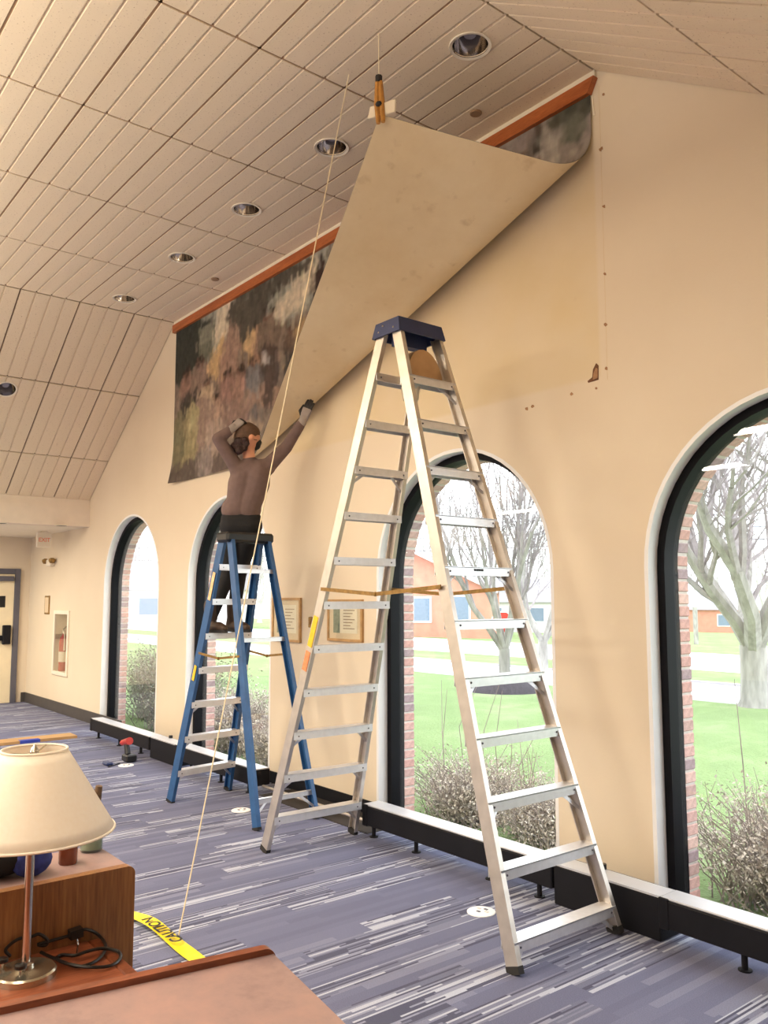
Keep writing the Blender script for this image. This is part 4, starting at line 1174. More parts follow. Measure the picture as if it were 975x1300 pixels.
# scraper blade held in the raised glove
o = MB().bar(haR + (haR - wrR)*1.9 - FWD*.02, haR + (haR - wrR)*3.1 - FWD*.02, .045, .004, FWD).build('scraper', M['blackplastic']); tag(o, 'thin black scraper held in the raised glove', 'scraper')

# ================================================================== READING DESKS, LAMP, SMALL THINGS
DZ = .72
dc = at_z(126, 1190, DZ); PX = dc[0]
ptop = at_x(172, 1098, PX); PTZ, PYR = ptop[2], ptop[1]
def rounded_panel(mb, x0, x1, y0, y1, z0, z1, r=.022):
    pts = [(y0, z0), (y1, z0)]
    for k in range(7):
        a = math.pi/2 * k / 6; pts.append((y1 - r + r*math.cos(a), z1 - r + r*math.sin(a)))
    for k in range(7):
        a = math.pi/2 + math.pi/2 * k / 6; pts.append((y0 + r + r*math.cos(a), z1 - r + r*math.sin(a)))
    return mb.prism([(x0, y, z) for y, z in pts], (x1 - x0, 0, 0))
cB = thing('study_carrel', (PX, PYR - .8, 0), 'oak study carrel carrying the table lamp', 'desk')
YB0 = PYR - 1.7
rounded_panel(MB(), PX - .03, PX, YB0, PYR, .0, PTZ).build('divider_panel', M['oak'], cB)
MB().cbox((PX - .31, YB0 + .02, PTZ - .045), (PX - .029, PYR + .004, PTZ - .014), .003).build('shelf_top', M['laminate'], cB)
MB().cbox((PX - .31, YB0 + .02, .0), (PX - .285, PYR - .03, PTZ - .044), .003).build('rear_panel', M['oak'], cB)
MB().cbox((PX - .286, PYR - .055, .0), (PX - .029, PYR - .032, PTZ - .044), .003).build('end_panel', M['oak'], cB)
ds = MB().cbox((PX - .002, YB0 + .02, DZ - .03), (PX + .46, dc[1] - .032, DZ), .003).build('desk_top', M['oakred'], cB)
MB().cbox((PX + .002, dc[1] - .0325, DZ - .032), (PX + .46, dc[1], DZ + .001), .004).build('desk_edge', M['oaklip'], cB)
MB().cbox((PX + .05, dc[1] - .07, .0), (PX + .42, dc[1] - .045, DZ - .029), .003).build('side_panel', M['oak'], cB)
MB().cbox((PX + .05, YB0 + .05, .0), (PX + .42, YB0 + .075, DZ - .029), .003).build('side_panel', M['oak'], cB)
# nearer carrel, turned a few degrees: laminate shelf behind an oak lip
AZ = .955
c0 = at_z(345, 1197, AZ); c1 = at_z(0, 1272, AZ); c2 = at_z(437, 1300, AZ - .015)
ea = (c1 - c0); ea[2] = 0; ea /= np.linalg.norm(ea); eb = np.array([-ea[1], ea[0], 0]); 
if eb @ (c2 - c0) < 0: eb = -eb
cA = thing('study_carrel', (c0[0], c0[1], 0), 'oak carrel with a bare pinkish laminate shelf beside the caution tape', 'desk')
def loc(a, b, z): return np.array([c0[0], c0[1], 0]) + ea*a + eb*b + UP*z
def obox(mb, a0, a1, b0, b1, z0, z1):
    return mb.prism([loc(a0, b0, z0), loc(a1, b0, z0), loc(a1, b1, z0), loc(a0, b1, z0)], (0, 0, z1 - z0))
pr = []
for k in range(7):
    a = math.pi/2 * k / 6; pr.append((.022 - .022*math.cos(a), AZ - .022 + .022*math.sin(a)))
pr = [(0, 0)] + pr + [(1.75, AZ), (1.75, 0)]
MB().prism([loc(a, 0, z) for a, z in pr], eb * .022).build('lip_panel', M['oaklip'], cA)
obox(MB(), .005, 1.74, .021, .62, AZ - .045, AZ - .012).build('shelf_top', M['laminate'], cA)
obox(MB(), .04, .065, .022, .58, 0, AZ - .044).build('end_panel', M['oak'], cA)
obox(MB(), 1.68, 1.705, .022, .58, 0, AZ - .044).build('end_panel', M['oak'], cA)
obox(MB(), .065, 1.68, .555, .58, .1, AZ - .044).build('rear_panel', M['oak'], cA)
# --- lamp
lb = at_z(32, 1240, DZ)
dl = (np.array([lb[0], lb[1], .9]) - O3) @ _fw
def z_at(px, py, d): return at_d(px, py, d)[2]
zb, zt = z_at(36, 1058, dl), z_at(38, 955, dl)
mpp = dl / F_PX
lamp = thing('table_lamp', (lb[0], lb[1], DZ), 'steel table lamp with a cream cone shade on the oak carrel', 'lamp')
C_ = (lb[0], lb[1], DZ)
rbs = 37 * mpp
MB().lathe([(rbs, 0), (rbs, .014), (rbs - .004, .018), (.02, .021), (.016, .024)], C_, 40).build('base', M['brassbase'], lamp, True)
MB().tube([(C_[0], C_[1], DZ + .02), (C_[0], C_[1], zt + .0)], .0105, 16).build('pole', M['chrome'], lamp, True)
MB().lathe([(.02, 0), (.02, .012), (.012, .016)], (C_[0], C_[1], DZ + .02), 16).build('collar', M['chrome'], lamp, True)
for dx, dy in ((-.035, -.045), (.03, -.02)):
    kb = MB().tube([(C_[0]+dx, C_[1]+dy, DZ+.018), (C_[0]+dx, C_[1]+dy, DZ+.034)], .004, 8).build('switch_stem', M['chrome'], lamp)
    MB().lathe([(.006, 0), (.014, .002), (.014, .010), (.006, .012)], (C_[0]+dx, C_[1]+dy, DZ+.033), 12).build('switch_knob', M['cable'], lamp)
rb_, rt_ = 102 * mpp, 40 * mpp
prof = [(rb_ + (rt_ - rb_) * k / 8, zb + (zt - zb) * k / 8) for k in range(9)]
mb = MB(); mb.lathe(prof, (C_[0], C_[1], 0), 56, False, False)
shade = mb.build('shade', M['lampshade'], lamp, True)
sol = shade.modifiers.new('thick', 'SOLIDIFY'); sol.thickness = .0025
for r_, z_ in ((rb_, zb), (rt_, zt)):
    MB().tube([(C_[0] + r_*math.cos(a), C_[1] + r_*math.sin(a), z_) for a in np.linspace(0, 2*math.pi, 57)], .0032, 6, False).build('shade_binding', M['lampshade'], shade, True, org=wloc(lamp))
for k in range(3):
    a = 2*math.pi*k/3 + .4
    MB().tube([(C_[0], C_[1], zt - .012), (C_[0] + rt_*math.cos(a), C_[1] + rt_*math.sin(a), zt - .002)], .002, 6).build('spider_arm', M['brassbase'], lamp)
MB().lathe([(.006, 0), (.012, .008), (.004, .022), (.001, .026)], (C_[0], C_[1], zt - .012), 12).build('finial', M['brassbase'], lamp, True)
MB().lathe([(.018, 0), (.018, .05), (.03, .09), (.03, .12), (.012, .145), (.001, .147)], (C_[0], C_[1], zt - .20), 16).build('bulb', mat('unlit_bulb', srgb(236, 232, 224), .4, var=.02), lamp, True)
# --- coiled power cord on the desk
def zig(pts, r=.0042, sub=5, z=DZ):
    P = [at_z(px, py, z + dz) for px, py, dz in pts]; out = []
    P = [p if p[0] > PX + .012 else at_x(px, py, PX + .012) for p, (px, py, dz) in zip(P, pts)]     # rests against the divider
    for i in range(len(P) - 1):
        p0, p1, p2, p3 = P[max(i-1, 0)], P[i], P[i+1], P[min(i+2, len(P)-1)]
        for k in range(sub):
            t = k / sub
            out.append(.5*((2*p1) + (-p0+p2)*t + (2*p0-5*p1+4*p2-p3)*t*t + (-p0+3*p1-3*p2+p3)*t**3))
    out.append(P[-1]); return out
cord = thing('power_cord', at_z(95, 1200, DZ), 'loosely coiled black power cord with plug on the carrel desk', 'cord')
e = .006
MB().tube(zig([(98,1183,.02),(110,1180,.016),(125,1187,.01),(134,1200,e),(130,1212,e),(118,1222,e),(100,1227,e),(82,1222,e),(72,1216,e),(80,1212,e),(95,1213,.012),(110,1208,.014),(130,1204,.012),(150,1208,e),(152,1217,e),(140,1226,e),(115,1228,.012),(88,1224,.012),(70,1217,e),(52,1209,e)])
          , .0042, 8).build('cable', M['cable'], cord, True)
MB().tube(zig([(91,1187,.016),(66,1194,e),(48,1199,e),(58,1200,.012),(60,1193,.012),(50,1186,.012),(40,1189,e),(24,1192,e),(12,1200,e),(7,1207,e),(13,1214,e)]), .0042, 8).build('cable', M['cable'], cord, True)
pA, pB = at_x(88, 1187, PX + .016), at_x(104, 1182, PX + .016)
MB().bar(pA, pB, .026, .022).build('plug', M['cable'], cord)
MB().tube([at_x(97, 1188, PX + .014), at_z(99, 1200, DZ + .006), at_z(97, 1212, DZ + .006), at_z(90, 1215, DZ + .004)], .002, 6).build('prong_lead', M['chrome'], cord)
# --- things on the carrel shelf
SZ = PTZ - .014
def on_shelf(px, py): return at_z(px, py, SZ)
j = on_shelf(121, 1079); j[1] = PYR - .033; jar = thing('glass_jar', (j[0], j[1], SZ), 'clear glass jar of water holding a paintbrush on the carrel shelf', 'jar')
MB().lathe([(.03, .001), (.034, .006), (.034, .095), (.028, .11), (.03, .125), (.0275, .125), (.0255, .11), (.0315, .094), (.0315, .008), (.001, .006)], (j[0], j[1], SZ), 24, True, False).build('glass', M['jar'], jar, True)
MB().lathe([(.031, .008), (.031, .045), (.001, .045)], (j[0], j[1], SZ), 24).build('water', mat('cloudy_water', srgb(176, 180, 160), .1, var=.05), jar, True)
pb = thing('paintbrush', (j[0], j[1], SZ), 'brown bristled brush standing in the glass jar', 'brush')
MB().tube([(j[0] - .012, j[1] - .012, SZ + .012), (j[0] + .004, j[1] + .006, SZ + .13)], .004, 8).build('handle', M['wood_pale'], pb)
MB().tube([(j[0] + .004, j[1] + .006, SZ + .13), (j[0] + .006, j[1] + .009, SZ + .15), (j[0] + .012, j[1] + .014, SZ + .19)], [.009, .014, .010], 10).build('bristles', mat('brown_bristles', srgb(104, 82, 62), .9, var=.3, scale=80), pb)
j = on_shelf(86, 1096)
bt = thing('amber_bottle', (j[0], j[1], SZ), 'small amber bottle standing on the carrel shelf', 'bottle')
MB().lathe([(.024, .0), (.026, .004), (.026, .05), (.012, .066), (.012, .078)], (j[0], j[1], SZ), 18).build('body', mat('amber_glass', srgb(120, 62, 40), .15, var=.1), bt, True)
MB().lathe([(.0135, .076), (.0135, .094), (.001, .095)], (j[0], j[1], SZ), 14).build('cap', M['white'], bt, True)
j = on_shelf(5, 1122); bag = thing('tool_pouch', (j[0], j[1], SZ), 'black cloth pouch with blue edging on the carrel shelf', 'bag')
mb = MB(); mb.ball((j[0] - .08, j[1], SZ + .052), (.08, .12, .053), 18, 10); mb.build('body', M['pants'], bag, True)
mb = MB(); mb.ball((j[0] - .02, j[1] + .075, SZ + .042), (.03, .055, .044), 14, 8); mb.build('flap', mat('blue_cloth', srgb(40, 52, 120), .8, var=.4, scale=50), bag, True)

# --- caution tape on the carpet
ty = 1.80
tp = thing('caution_tape', (-4.0, ty, 0), 'yellow caution tape lying on the carpet', 'tape')
a0, a1 = at_z(172, 1165, .01), at_z(240, 1215, .01)
td = (a1 - a0); td[2] = 0; tl = np.linalg.norm(td); td /= tl; tn = np.array([-td[1], td[0], 0])
if tn[1] < 0: tn = -tn
V = []; Fc = []; n = 44
for i in range(n + 1):
    s_ = -.45 + (tl + 1.0) * i / n
    c_ = a0 + td * s_ + UP * (.012 + .010 * math.sin(s_ * 9) ) ; wob = .02 * math.sin(s_ * 4.0)
    V += [c_ + tn * (.037 + wob) + UP * (.004 * math.sin(s_ * 14)), c_ + tn * (-.037 + wob)]
for i in range(n): Fc.append((2*i, 2*i+1, 2*i+3, 2*i+2))
tb = MB().add(V, Fc).build('ribbon', mat('caution_yellow', srgb(250, 220, 20), .4, var=.02), tp)
tb.modifiers.new('thick', 'SOLIDIFY').thickness = .0008
def text_mesh(body, size, name, m, parent, origin, xdir, ydir, extrude=.0006):
    cu = bpy.data.curves.new(name, 'FONT'); cu.body = body; cu.size = size; cu.extrude = extrude; cu.align_x = 'CENTER'; cu.align_y = 'CENTER'
    cu.offset = size * .02; cu.resolution_u = 3
    o = bpy.data.objects.new(name, cu); COL.objects.link(o)
    dg = bpy.context.evaluated_depsgraph_get(); dg.update()
    me = bpy.data.meshes.new_from_object(o.evaluated_get(dg)); bpy.data.objects.remove(o); 
    me.materials.clear(); me.materials.append(m)
    xd = Vector(xdir).normalized(); yd = Vector(ydir); yd = (yd - xd * yd.dot(xd)).normalized(); zd = xd.cross(yd)
    mw = Matrix(((xd.x, yd.x, zd.x, origin[0]), (xd.y, yd.y, zd.y, origin[1]), (xd.z, yd.z, zd.z, origin[2]), (0, 0, 0, 1)))
    mw = Matrix.Translation(-Vector(wloc(parent))) @ mw
    me.transform(mw)
    o = bpy.data.objects.new(name, me); COL.objects.link(o); o.parent = parent
    return o
for s_ in (tl * .47, tl * .47 - .62):
    c_ = a0 + td * s_; wob = .02 * math.sin(s_ * 4.0)
    text_mesh('CAUTION', .082, 'lettering', M['blackplastic'], tp, c_ + tn * wob + UP * .0235, -td, -tn)

# --- round floor outlets
for (px, py), lb_ in zip(((611, 1158), (306, 1029), (160, 972)), ('round white floor outlet near the foot of the tall ladder', 'round white floor outlet between the two stepladders', 'round white floor outlet under the red and black drill')):
    g = at_z(px, py, 0); t = thing('floor_outlet', (g[0], g[1], 0), lb_, 'floor outlet', 'round floor outlets')
    MB().lathe([(.075, 0), (.075, .004), (.066, .008), (.001, .008)], (g[0], g[1], 0), 28).build('cover_ring', M['white'], t, True)
    for k, (dx, dy) in enumerate(((-.028, .012), (.0, -.02), (.03, .008), (.004, .03))):
        MB().cbox((g[0]+dx-.012, g[1]+dy-.008, .006), (g[0]+dx+.012, g[1]+dy+.008, .011), .002).build('socket_flap', M['graydk'] if k % 2 else M['alu'], t)
# --- cordless drill lying by the far heater
g = at_z(161, 966, 0); dr = thing('cordless_drill', (g[0], g[1], .008), 'red and black cordless drill standing on the carpet by a heater', 'drill')
MB().cbox((g[0]-.01, g[1]-.055, .008), (g[0]+.13, g[1]+.055, .075), .012).build('battery', M['blackplastic'], dr)
MB().tube([(g[0]+.02, g[1], .07), (g[0]-.02, g[1], .16)], [.028, .026], 10).build('grip', M['blackplastic'], dr, True)
MB().tube([(g[0]-.12, g[1]-.0, .165), (g[0]+.06, g[1], .205)], [.03, .038], 12).build('motor_housing', M['red'], dr, True)
MB().tube([(g[0]-.19, g[1], .15), (g[0]-.12, g[1], .165)], [.012, .024], 10).build('chuck', M['blackplastic'], dr, True)
g = at_z(137, 971, 0); o = MB().cbox((g[0]-.06, g[1]-.04, 0), (g[0]+.07, g[1]+.03, .03), .01).build('charger_block', M['bluecap'], None); tag(o, 'small dark blue charger block on the carpet beside the drill', 'charger')
o = MB().tube([(g[0]+.06, g[1], .006), (g[0]+.14, g[1]-.05, .006), at_z(152, 969, .006)], .005, 6).build('charger_lead', M['cable']); tag(o, 'short black lead between drill and charger', 'cord')
# --- plank with blue tape at the lobby edge
p0, p1 = at_z(98, 937, 0), at_z(0, 947, 0)
pd = p1 - p0; pd[2] = 0; pd /= np.linalg.norm(pd); pn = np.array([pd[1], -pd[0], 0])
if pn[0] > 0: pn = -pn
pk = thing('plank', (p0[0], p0[1], 0), 'pale wooden plank with blue tape lying on the carpet', 'plank')
q0 = p0; q1 = p0 + pd * 2.4
MB().prism([q0, q1, q1 + pn*.26, q0 + pn*.26], (0, 0, .03)).build('board', M['wood_pale'], pk)
for s_ in (.42, 1.15):
    a = q0 + pd*s_ + UP*.0; MB().prism([a - pn*.003, a + pd*.22 - pn*.003, a + pd*.22 + pn*.09, a + pn*.09], (0, 0, .0315)).build('tape_strip', M['bluetape'], pk)

# ================================================================== THINGS ON THE WALLS
def picture(q0, q1, label):
    a, b = at_y(*q0, YW), at_y(*q1, YW); x0, x1 = a[0], b[0]; z1, z0 = a[2], b[2]
    t = thing('framed_certificate', ((x0+x1)/2, YW, z0), label, 'picture frame', 'framed certificates on the middle pier')
    fw_ = .022; y = YW - .022
    MB().box((x0, y, z0), (x0+fw_, YW-.0005, z1)).build('frame_side', M['frame_gold'], t); MB().box((x1-fw_, y, z0), (x1, YW-.0005, z1)).build('frame_side', M['frame_gold'], t)
    MB().box((x0+fw_, y, z0), (x1-fw_, YW-.0005, z0+fw_)).build('frame_rail', M['frame_gold'], t); MB().box((x0+fw_, y, z1-fw_), (x1-fw_, YW-.0005, z1)).build('frame_rail', M['frame_gold'], t)
    MB().box((x0+fw_, YW-.012, z0+fw_), (x1-fw_, YW-.0006, z1-fw_)).build('mat_board', M['matboard'], t)
    w_, h_ = x1-x0, z1-z0
    pg = MB().box((x0+.17*w_, YW-.0135, z0+.2*h_), (x1-.15*w_, YW-.0119, z1-.16*h_)).build('certificate', M['paper'], t)
    MB().box((x0+.17*w_, YW-.0142, z0+.2*h_), (x0+.36*w_, YW-.0134, z1-.16*h_)).build('green_panel', M['print_green'], t)
    for k in range(7):
        zz = z1 - (.26 + .072*k)*h_; MB().box((x0+.46*w_, YW-.0142, zz-.004), (x1-(.22+.06*(k % 3))*w_, YW-.0134, zz+.004)).build('text_line', M['print_lines'], t)
    MB().box((x0+.01, YW-.018, z0+.01), (x1-.01, YW-.0165, z1-.01)).build('pane', M['glass'], t)
picture((348, 759), (383, 816), 'framed certificate hanging beside the blue ladder rail'); picture((418, 761), (462, 816), 'framed certificate hanging behind the tall ladder steps')
a = at_y(396, 790, YW); t = thing('thermostat', (a[0], YW, a[2] - .04), 'small brown wall control between the framed certificates', 'wall control')
MB().cbox((a[0]-.022, YW-.025, a[2]-.045), (a[0]+.022, YW-.0005, a[2]+.045), .004).build('case', M['brass'], t); MB().box((a[0]-.006, YW-.032, a[2]-.012), (a[0]+.006, YW-.024, a[2]+.012)).build('toggle', M['frame_gold'], t)
a = at_y(386, 955, YW)
t = thing('wall_outlet', (a[0], YW, a[2]-.06), 'cream socket plate low on the middle pier', 'socket')
MB().cbox((a[0]-.04, YW-.008, a[2]-.06), (a[0]+.04, YW-.0005, a[2]+.06), .003).build('plate', M['door'], t)
for s_ in (-1, 1): MB().box((a[0]-.015, YW-.0105, a[2]+s_*.026-.014), (a[0]+.015, YW-.0075, a[2]+s_*.026+.014)).build('socket', M['paper'], t)
# --- lobby: extinguisher cabinet, plaque, emergency light, exit sign, door
x0, x1, z0, z1, fw_ = EX0, EX1, EZ0, EZ1, EXF
t = thing('extinguisher_cabinet', ((x0+x1)/2, YW, z0), 'white framed extinguisher cabinet let into the lobby wall', 'cabinet')
for p_, q_ in (((x0, z0), (x0+fw_, z1)), ((x1-fw_, z0), (x1, z1))): MB().cbox((p_[0], YW-.022, p_[1]), (q_[0], YW+.004, q_[1]), .004).build('frame_side', M['trimcream'], t)
for p_, q_ in (((x0+fw_, z0), (x1-fw_, z0+fw_)), ((x0+fw_, z1-fw_), (x1-fw_, z1))): MB().cbox((p_[0], YW-.022, p_[1]), (q_[0], YW+.004, q_[1]), .004).build('frame_rail', M['trimcream'], t)
MB().box((x0+fw_, YW+.150, z0+fw_), (x1-fw_, YW+.158, z1-fw_)).build('back_panel', M['grid'], t)
MB().box((x0+fw_, YW-.012, z0+fw_), (x1-fw_, YW-.008, z1-fw_)).build('door_pane', M['glass'], t)
hh = (z1-z0-2*fw_)
ex = (x0+fw_+.16, YW+.072, z0+fw_)
t = thing('fire_extinguisher', ex, 'red fire extinguisher inside the wall cabinet', 'fire extinguisher')
MB().lathe([(.055, 0), (.062, .008), (.062, hh*.5), (.05, hh*.58), (.02, hh*.63), (.02, hh*.67)], ex, 24).build('cylinder', M['extred'], t, True)
MB().lathe([(.0626, hh*.16), (.0626, hh*.34)], ex, 24, False, False).build('instruction_label', M['paper'], t, True)
MB().cbox((ex[0]-.02, ex[1]-.02, ex[2]+hh*.66), (ex[0]+.02, ex[1]+.02, ex[2]+hh*.72), .003).build('valve', M['alu'], t)
MB().bar((ex[0]-.02, ex[1], ex[2]+hh*.735), (ex[0]+.10, ex[1], ex[2]+hh*.78), .022, .012).build('handle', M['blackplastic'], t)
MB().tube([(ex[0]+.015, ex[1]-.01, ex[2]+hh*.69), (ex[0]+.075, ex[1]-.012, ex[2]+hh*.64), (ex[0]+.08, ex[1]-.012, ex[2]+hh*.36)], .012, 8).build('hose', M['paper'], t, True)
a = at_y(60.5, 768, YW); o = thing('wall_plaque', (a[0], YW, a[2]-.12), 'small brass framed plaque on the lobby wall', 'plaque')
MB().cbox((a[0]-.11, YW-.015, a[2]-.14), (a[0]+.11, YW-.0005, a[2]+.14), .004).build('frame', M['brass'], o); MB().box((a[0]-.085, YW-.017, a[2]-.115), (a[0]+.085, YW-.0145, a[2]+.115)).build('plate', M['matboard'], o)
a = at_y(67, 713, YW); t = thing('emergency_light', (a[0], YW, a[2]-.08), 'twin headed emergency light on the lobby wall', 'emergency light')
MB().cbox((a[0]-.10, YW-.07, a[2]-.07), (a[0]+.10, YW-.0005, a[2]+.03), .01).build('housing', M['trimcream'], t)
for s_ in (-1, 1): MB().lathe([(.03, -.03), (.05, .0), (.05, .03), (.02, .05)], (a[0]+s_*.16, YW-.06, a[2]+.0), 14).build('lamp_head', M['brass'], t, True); MB().tube([(a[0]+s_*.08, YW-.04, a[2]-.01), (a[0]+s_*.15, YW-.055, a[2])], .01, 6).build('arm', M['trimcream'], t)
e_ = at_d(56, 675, 12.2); ez = ZLOW
t = thing('exit_sign', (e_[0], e_[1], ez), 'pale exit sign hanging from the low lobby ceiling', 'exit sign')
MB().cbox((e_[0]-.03, e_[1]-.10, ez-.24), (e_[0]+.03, e_[1]+.10, ez-.02), .006).build('case', M['trimcream'], t); MB().box((e_[0]-.02, e_[1]-.04, ez-.03), (e_[0]+.02, e_[1]+.04, ez+.001)).build('canopy', M['trimcream'], t)
text_mesh('EXIT', .08, 'lettering', mat('exit_red', srgb(236, 150, 120), .6, var=.05), t, (e_[0]+.0305, e_[1], ez-.135), (0, 1, 0), (0, 0, 1))
# door on the end wall
fy1 = at_x(22.5, 800, XB)[1]; dz_ = at_x(12, 722, XB)[2]
dy1 = fy1 - .085; dy0 = dy1 - .95
dr = bpy.data.objects.new('door_1', None); COL.objects.link(dr); dr.location = (XB, (dy0+dy1)/2, 0); struct(dr, 'cream exit door in a dark grey frame', 'door')
MB().cbox((XB-.001, dy1, 0), (XB+.05, fy1, dz_), .004).build('frame_side', M['graydk'], dr); MB().cbox((XB-.001, dy0-.085, 0), (XB+.05, dy0, dz_), .004).build('frame_side', M['graydk'], dr)
MB().cbox((XB-.001, dy0, dz_-.085), (XB+.05, dy1, dz_), .004).build('frame_head', M['graydk'], dr)
MB().box((XB-.001, dy0+.002, .006), (XB+.03, dy1-.002, dz_-.087)).build('leaf', M['door'], dr)
MB().cbox((XB+.03, dy0+.05, .98), (XB+.08, dy1-.05, 1.06), .01).build('panic_bar', M['heater'], dr); MB().cbox((XB+.03, dy1-.16, .92), (XB+.10, dy1-.04, 1.22), .01).build('bar_housing', M['heater'], dr)
MB().cbox((XB+.03, dy1-.5, dz_-.2), (XB+.09, dy1-.02, dz_-.12), .01).build('door_closer', M['graydk'], dr)
MB().box((XB+.03, dy1-.42, 1.50), (XB+.034, dy1-.13, 1.68)).build('notice', M['blackplastic'], dr)
# dark recessed spots in the lobby ceiling
for k, (px, py, lb_) in enumerate(((1, 664, 'dark recessed lobby spot beside the ceiling beam'), (78, 667, 'dark recessed lobby spot beside the window wall'))):
    g = at_z(px, py, ZLOW); t = thing('lobby_spot', (g[0], g[1], ZLOW), lb_, 'downlight', 'lobby ceiling spots')
    MB().lathe([(.075, -.006), (.09, -.004), (.09, .001)], (g[0], g[1], ZLOW), 20, False, False).build('ring', M['trimcream'], t); MB().lathe([(.001, -.003), (.076, -.003), (.076, .0)], (g[0], g[1], ZLOW), 20).build('dark_lens', M['blackplastic'], t)

# ================================================================== OUTSIDE
def strip(name, y0, y1, m, dz, x0=-150, x1=90, n=12):
    ys = np.linspace(y0, y1, n); mb = MB()
    vs = []
    for y in ys: vs += [(x0, y, ground_z(y) + dz), (x1, y, ground_z(y) + dz)]
    vs += [(x0, y1, ground_z(y1) + dz - .3), (x1, y1, ground_z(y1) + dz - .3), (x0, y0, ground_z(y0) + dz - .3), (x1, y0, ground_z(y0) + dz - .3)]
    fs = [(2*i, 2*i+1, 2*i+3, 2*i+2) for i in range(n - 1)]
    b_ = 2*n; fs += [(2*(n-1), 2*(n-1)+1, b_+1, b_), (b_+2, b_+3, 1, 0), (b_, b_+1, b_+3, b_+2)]
    return struct(mb.add(vs, fs).build(name, m))
strip('lawn', 4.32, 14.0, M['grass'], 0, n=6); strip('far_lawn', 14.0, 190, M['grass'], 0, n=40)
y1_, y2_, y3_, y4_ = (at_ground(862, q)[1] for q in (887, 866, 849, 828))
strip('sidewalk', y1_, y2_, M['road'], .02); strip('street', y3_, y4_, M['road'], .02); strip('kerb', y2_, y2_ + .2, M['kerb'], .06)

def branch_tree(px, py, h, tr, fork, nmain, spread, levels, seed, label, group=None, mats=('bark', 'twig'), lean=0., twn=4, base=None, name='bare_tree', reach=99.):
    rg = random.Random(seed); b = np.array(base) if base is not None else at_ground(px, py)
    t = thing(name, b, label, 'tree', group)
    trunk = MB(); tw = MB()
    def rv(s): return np.array([rg.gauss(0, s) for _ in range(3)])
    def grow(p, d, L, r, lev, sides):
        n = 4; pts = [p]; rs = [r]
        for k in range(n):
            d = d + rv(.13) + UP * (.10 if lev else .02); d /= np.linalg.norm(d)
            p = p + d * L / n
            hz = p - b; hd = math.hypot(hz[0], hz[1])
            if hd > reach: p = p - np.array([hz[0], hz[1], 0]) * (1 - reach / hd)      # crown keeps its width
            pts.append(p); rs.append(r * (1 - .5 * (k+1)/n))
        (trunk if lev <= 1 else tw).tube(pts, rs, sides, cap=False)
        if lev >= levels: return
        m = twn if lev else nmain
        for k in range(m):
            f = rg.uniform(.35, 1.) if lev else 1.
            i = min(n - 1, int(f * n)); q = pts[i] + (pts[i+1] - pts[i]) * (f*n - i) if i < n else pts[-1]
            a = rg.uniform(0, 2*math.pi); sd = np.array([math.cos(a), math.sin(a), 0])
            nd = d * rg.uniform(.7, 1.1) + sd * rg.uniform(.5, 1.1) * spread + rv(.1); nd /= np.linalg.norm(nd)
            grow(q, nd, L * rg.uniform(.5, .75), rs[i] * .55, lev + 1, max(3, sides - 2))
        if lev: grow(pts[-1], d, L * .6, rs[-1], lev + 1, max(3, sides - 2))
    # trunk then forks
    p0 = b - UP * .05; p1 = b + UP * fork + RT * lean
    trunk.tube([p0, b + UP * fork * .12, b + UP * fork * .5, p1], [tr * 1.35, tr * 1.05, tr * .95, tr * .95], 12)
    for k in range(nmain):
        a = 2*math.pi * (k + rg.uniform(-.25, .25)) / nmain; el = rg.uniform(.5, 1.2)
        d = np.array([math.cos(a) * spread, math.sin(a) * spread, el]); d /= np.linalg.norm(d)
        grow(p1 - UP * tr * .5, d, (h - fork) * rg.uniform(.42, .58), tr * rg.uniform(.5, .68), 1, 7)
    trunk.build('trunk', M[mats[0]], t, True); tw.build('twigs', M[mats[1]], t)
    return t
g1 = at_ground(641, 876)
branch_tree(641, 876, 5.2, .12, .8, 6, .48, 4, 11, 'bare lawn tree growing from the dark mulch mound', twn=5, reach=1.45)
branch_tree(690, 856, 5.0, .12, .8, 4, .6, 4, 23, 'bare knotty tree just beside the mulched tree', twn=4)
branch_tree(960, 897, 7.0, .23, 1.0, 6, .8, 4, 5, 'large pale barked bare tree with low spreading limbs', twn=5, reach=3.0)
# long low limb of the large tree
mo = thing('mulch_mound', (g1[0], g1[1], ground_z(g1[1])), 'low dark mulch mound around the bare lawn tree', 'mulch mound')
gz = ground_z(g1[1]) - .02
MB().lathe([(.85, 0), (.7, .1), (.45, .2), (.2, .26), (.001, .27)], (g1[0], g1[1], gz), 28).build('mound', M['mulch'], mo, True)
# background trees and wires
rg = random.Random(31)
far = [(150, 792), (186, 800), (275, 800), (545, 800), (600, 803), (655, 800), (700, 802), (872, 806), (915, 800), (968, 803), (1040, 800), (330, 800)]
nm = ['distant hazy bare tree %s' % q for q in ('behind the far lawn by the first window', 'close to the hedge line', 'in front of the blue ladder window', 'over the brick house', 'beside the red sign', 'behind the mulch mound tree',
      'over the knotty tree', 'by the window jamb bricks', 'above the grey roof', 'behind the large tree', 'past the large tree', 'seen past the person')]
far_d = [84, 100, 88, 106, 124, 106, 140, 122, 140, 84, 122, 104]      # staggered behind the houses so that no crowns meet
for (px, py), lb_, d in zip(far, nm, far_d):
    b = at_d(px, 761, d); b[2] = ground_z(b[1])
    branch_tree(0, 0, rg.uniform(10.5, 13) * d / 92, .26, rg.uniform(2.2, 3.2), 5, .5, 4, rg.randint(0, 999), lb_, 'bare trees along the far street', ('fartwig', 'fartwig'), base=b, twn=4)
for k, (za, lb_) in enumerate(((688, 'lowest overhead wire along the street'), (672, 'middle overhead wire along the street'), (655, 'top overhead wire along the street'))):
    a, b = at_y(860, za, 27.), at_y(975, za - 4, 27.); dv = (b - a) / np.linalg.norm(b - a)
    o = MB().tube([a - dv*50, a, b, b + dv*30], .02, 5).build('overhead_wire', M['graydk']); tag(o, lb_, 'wire', 'overhead wires')
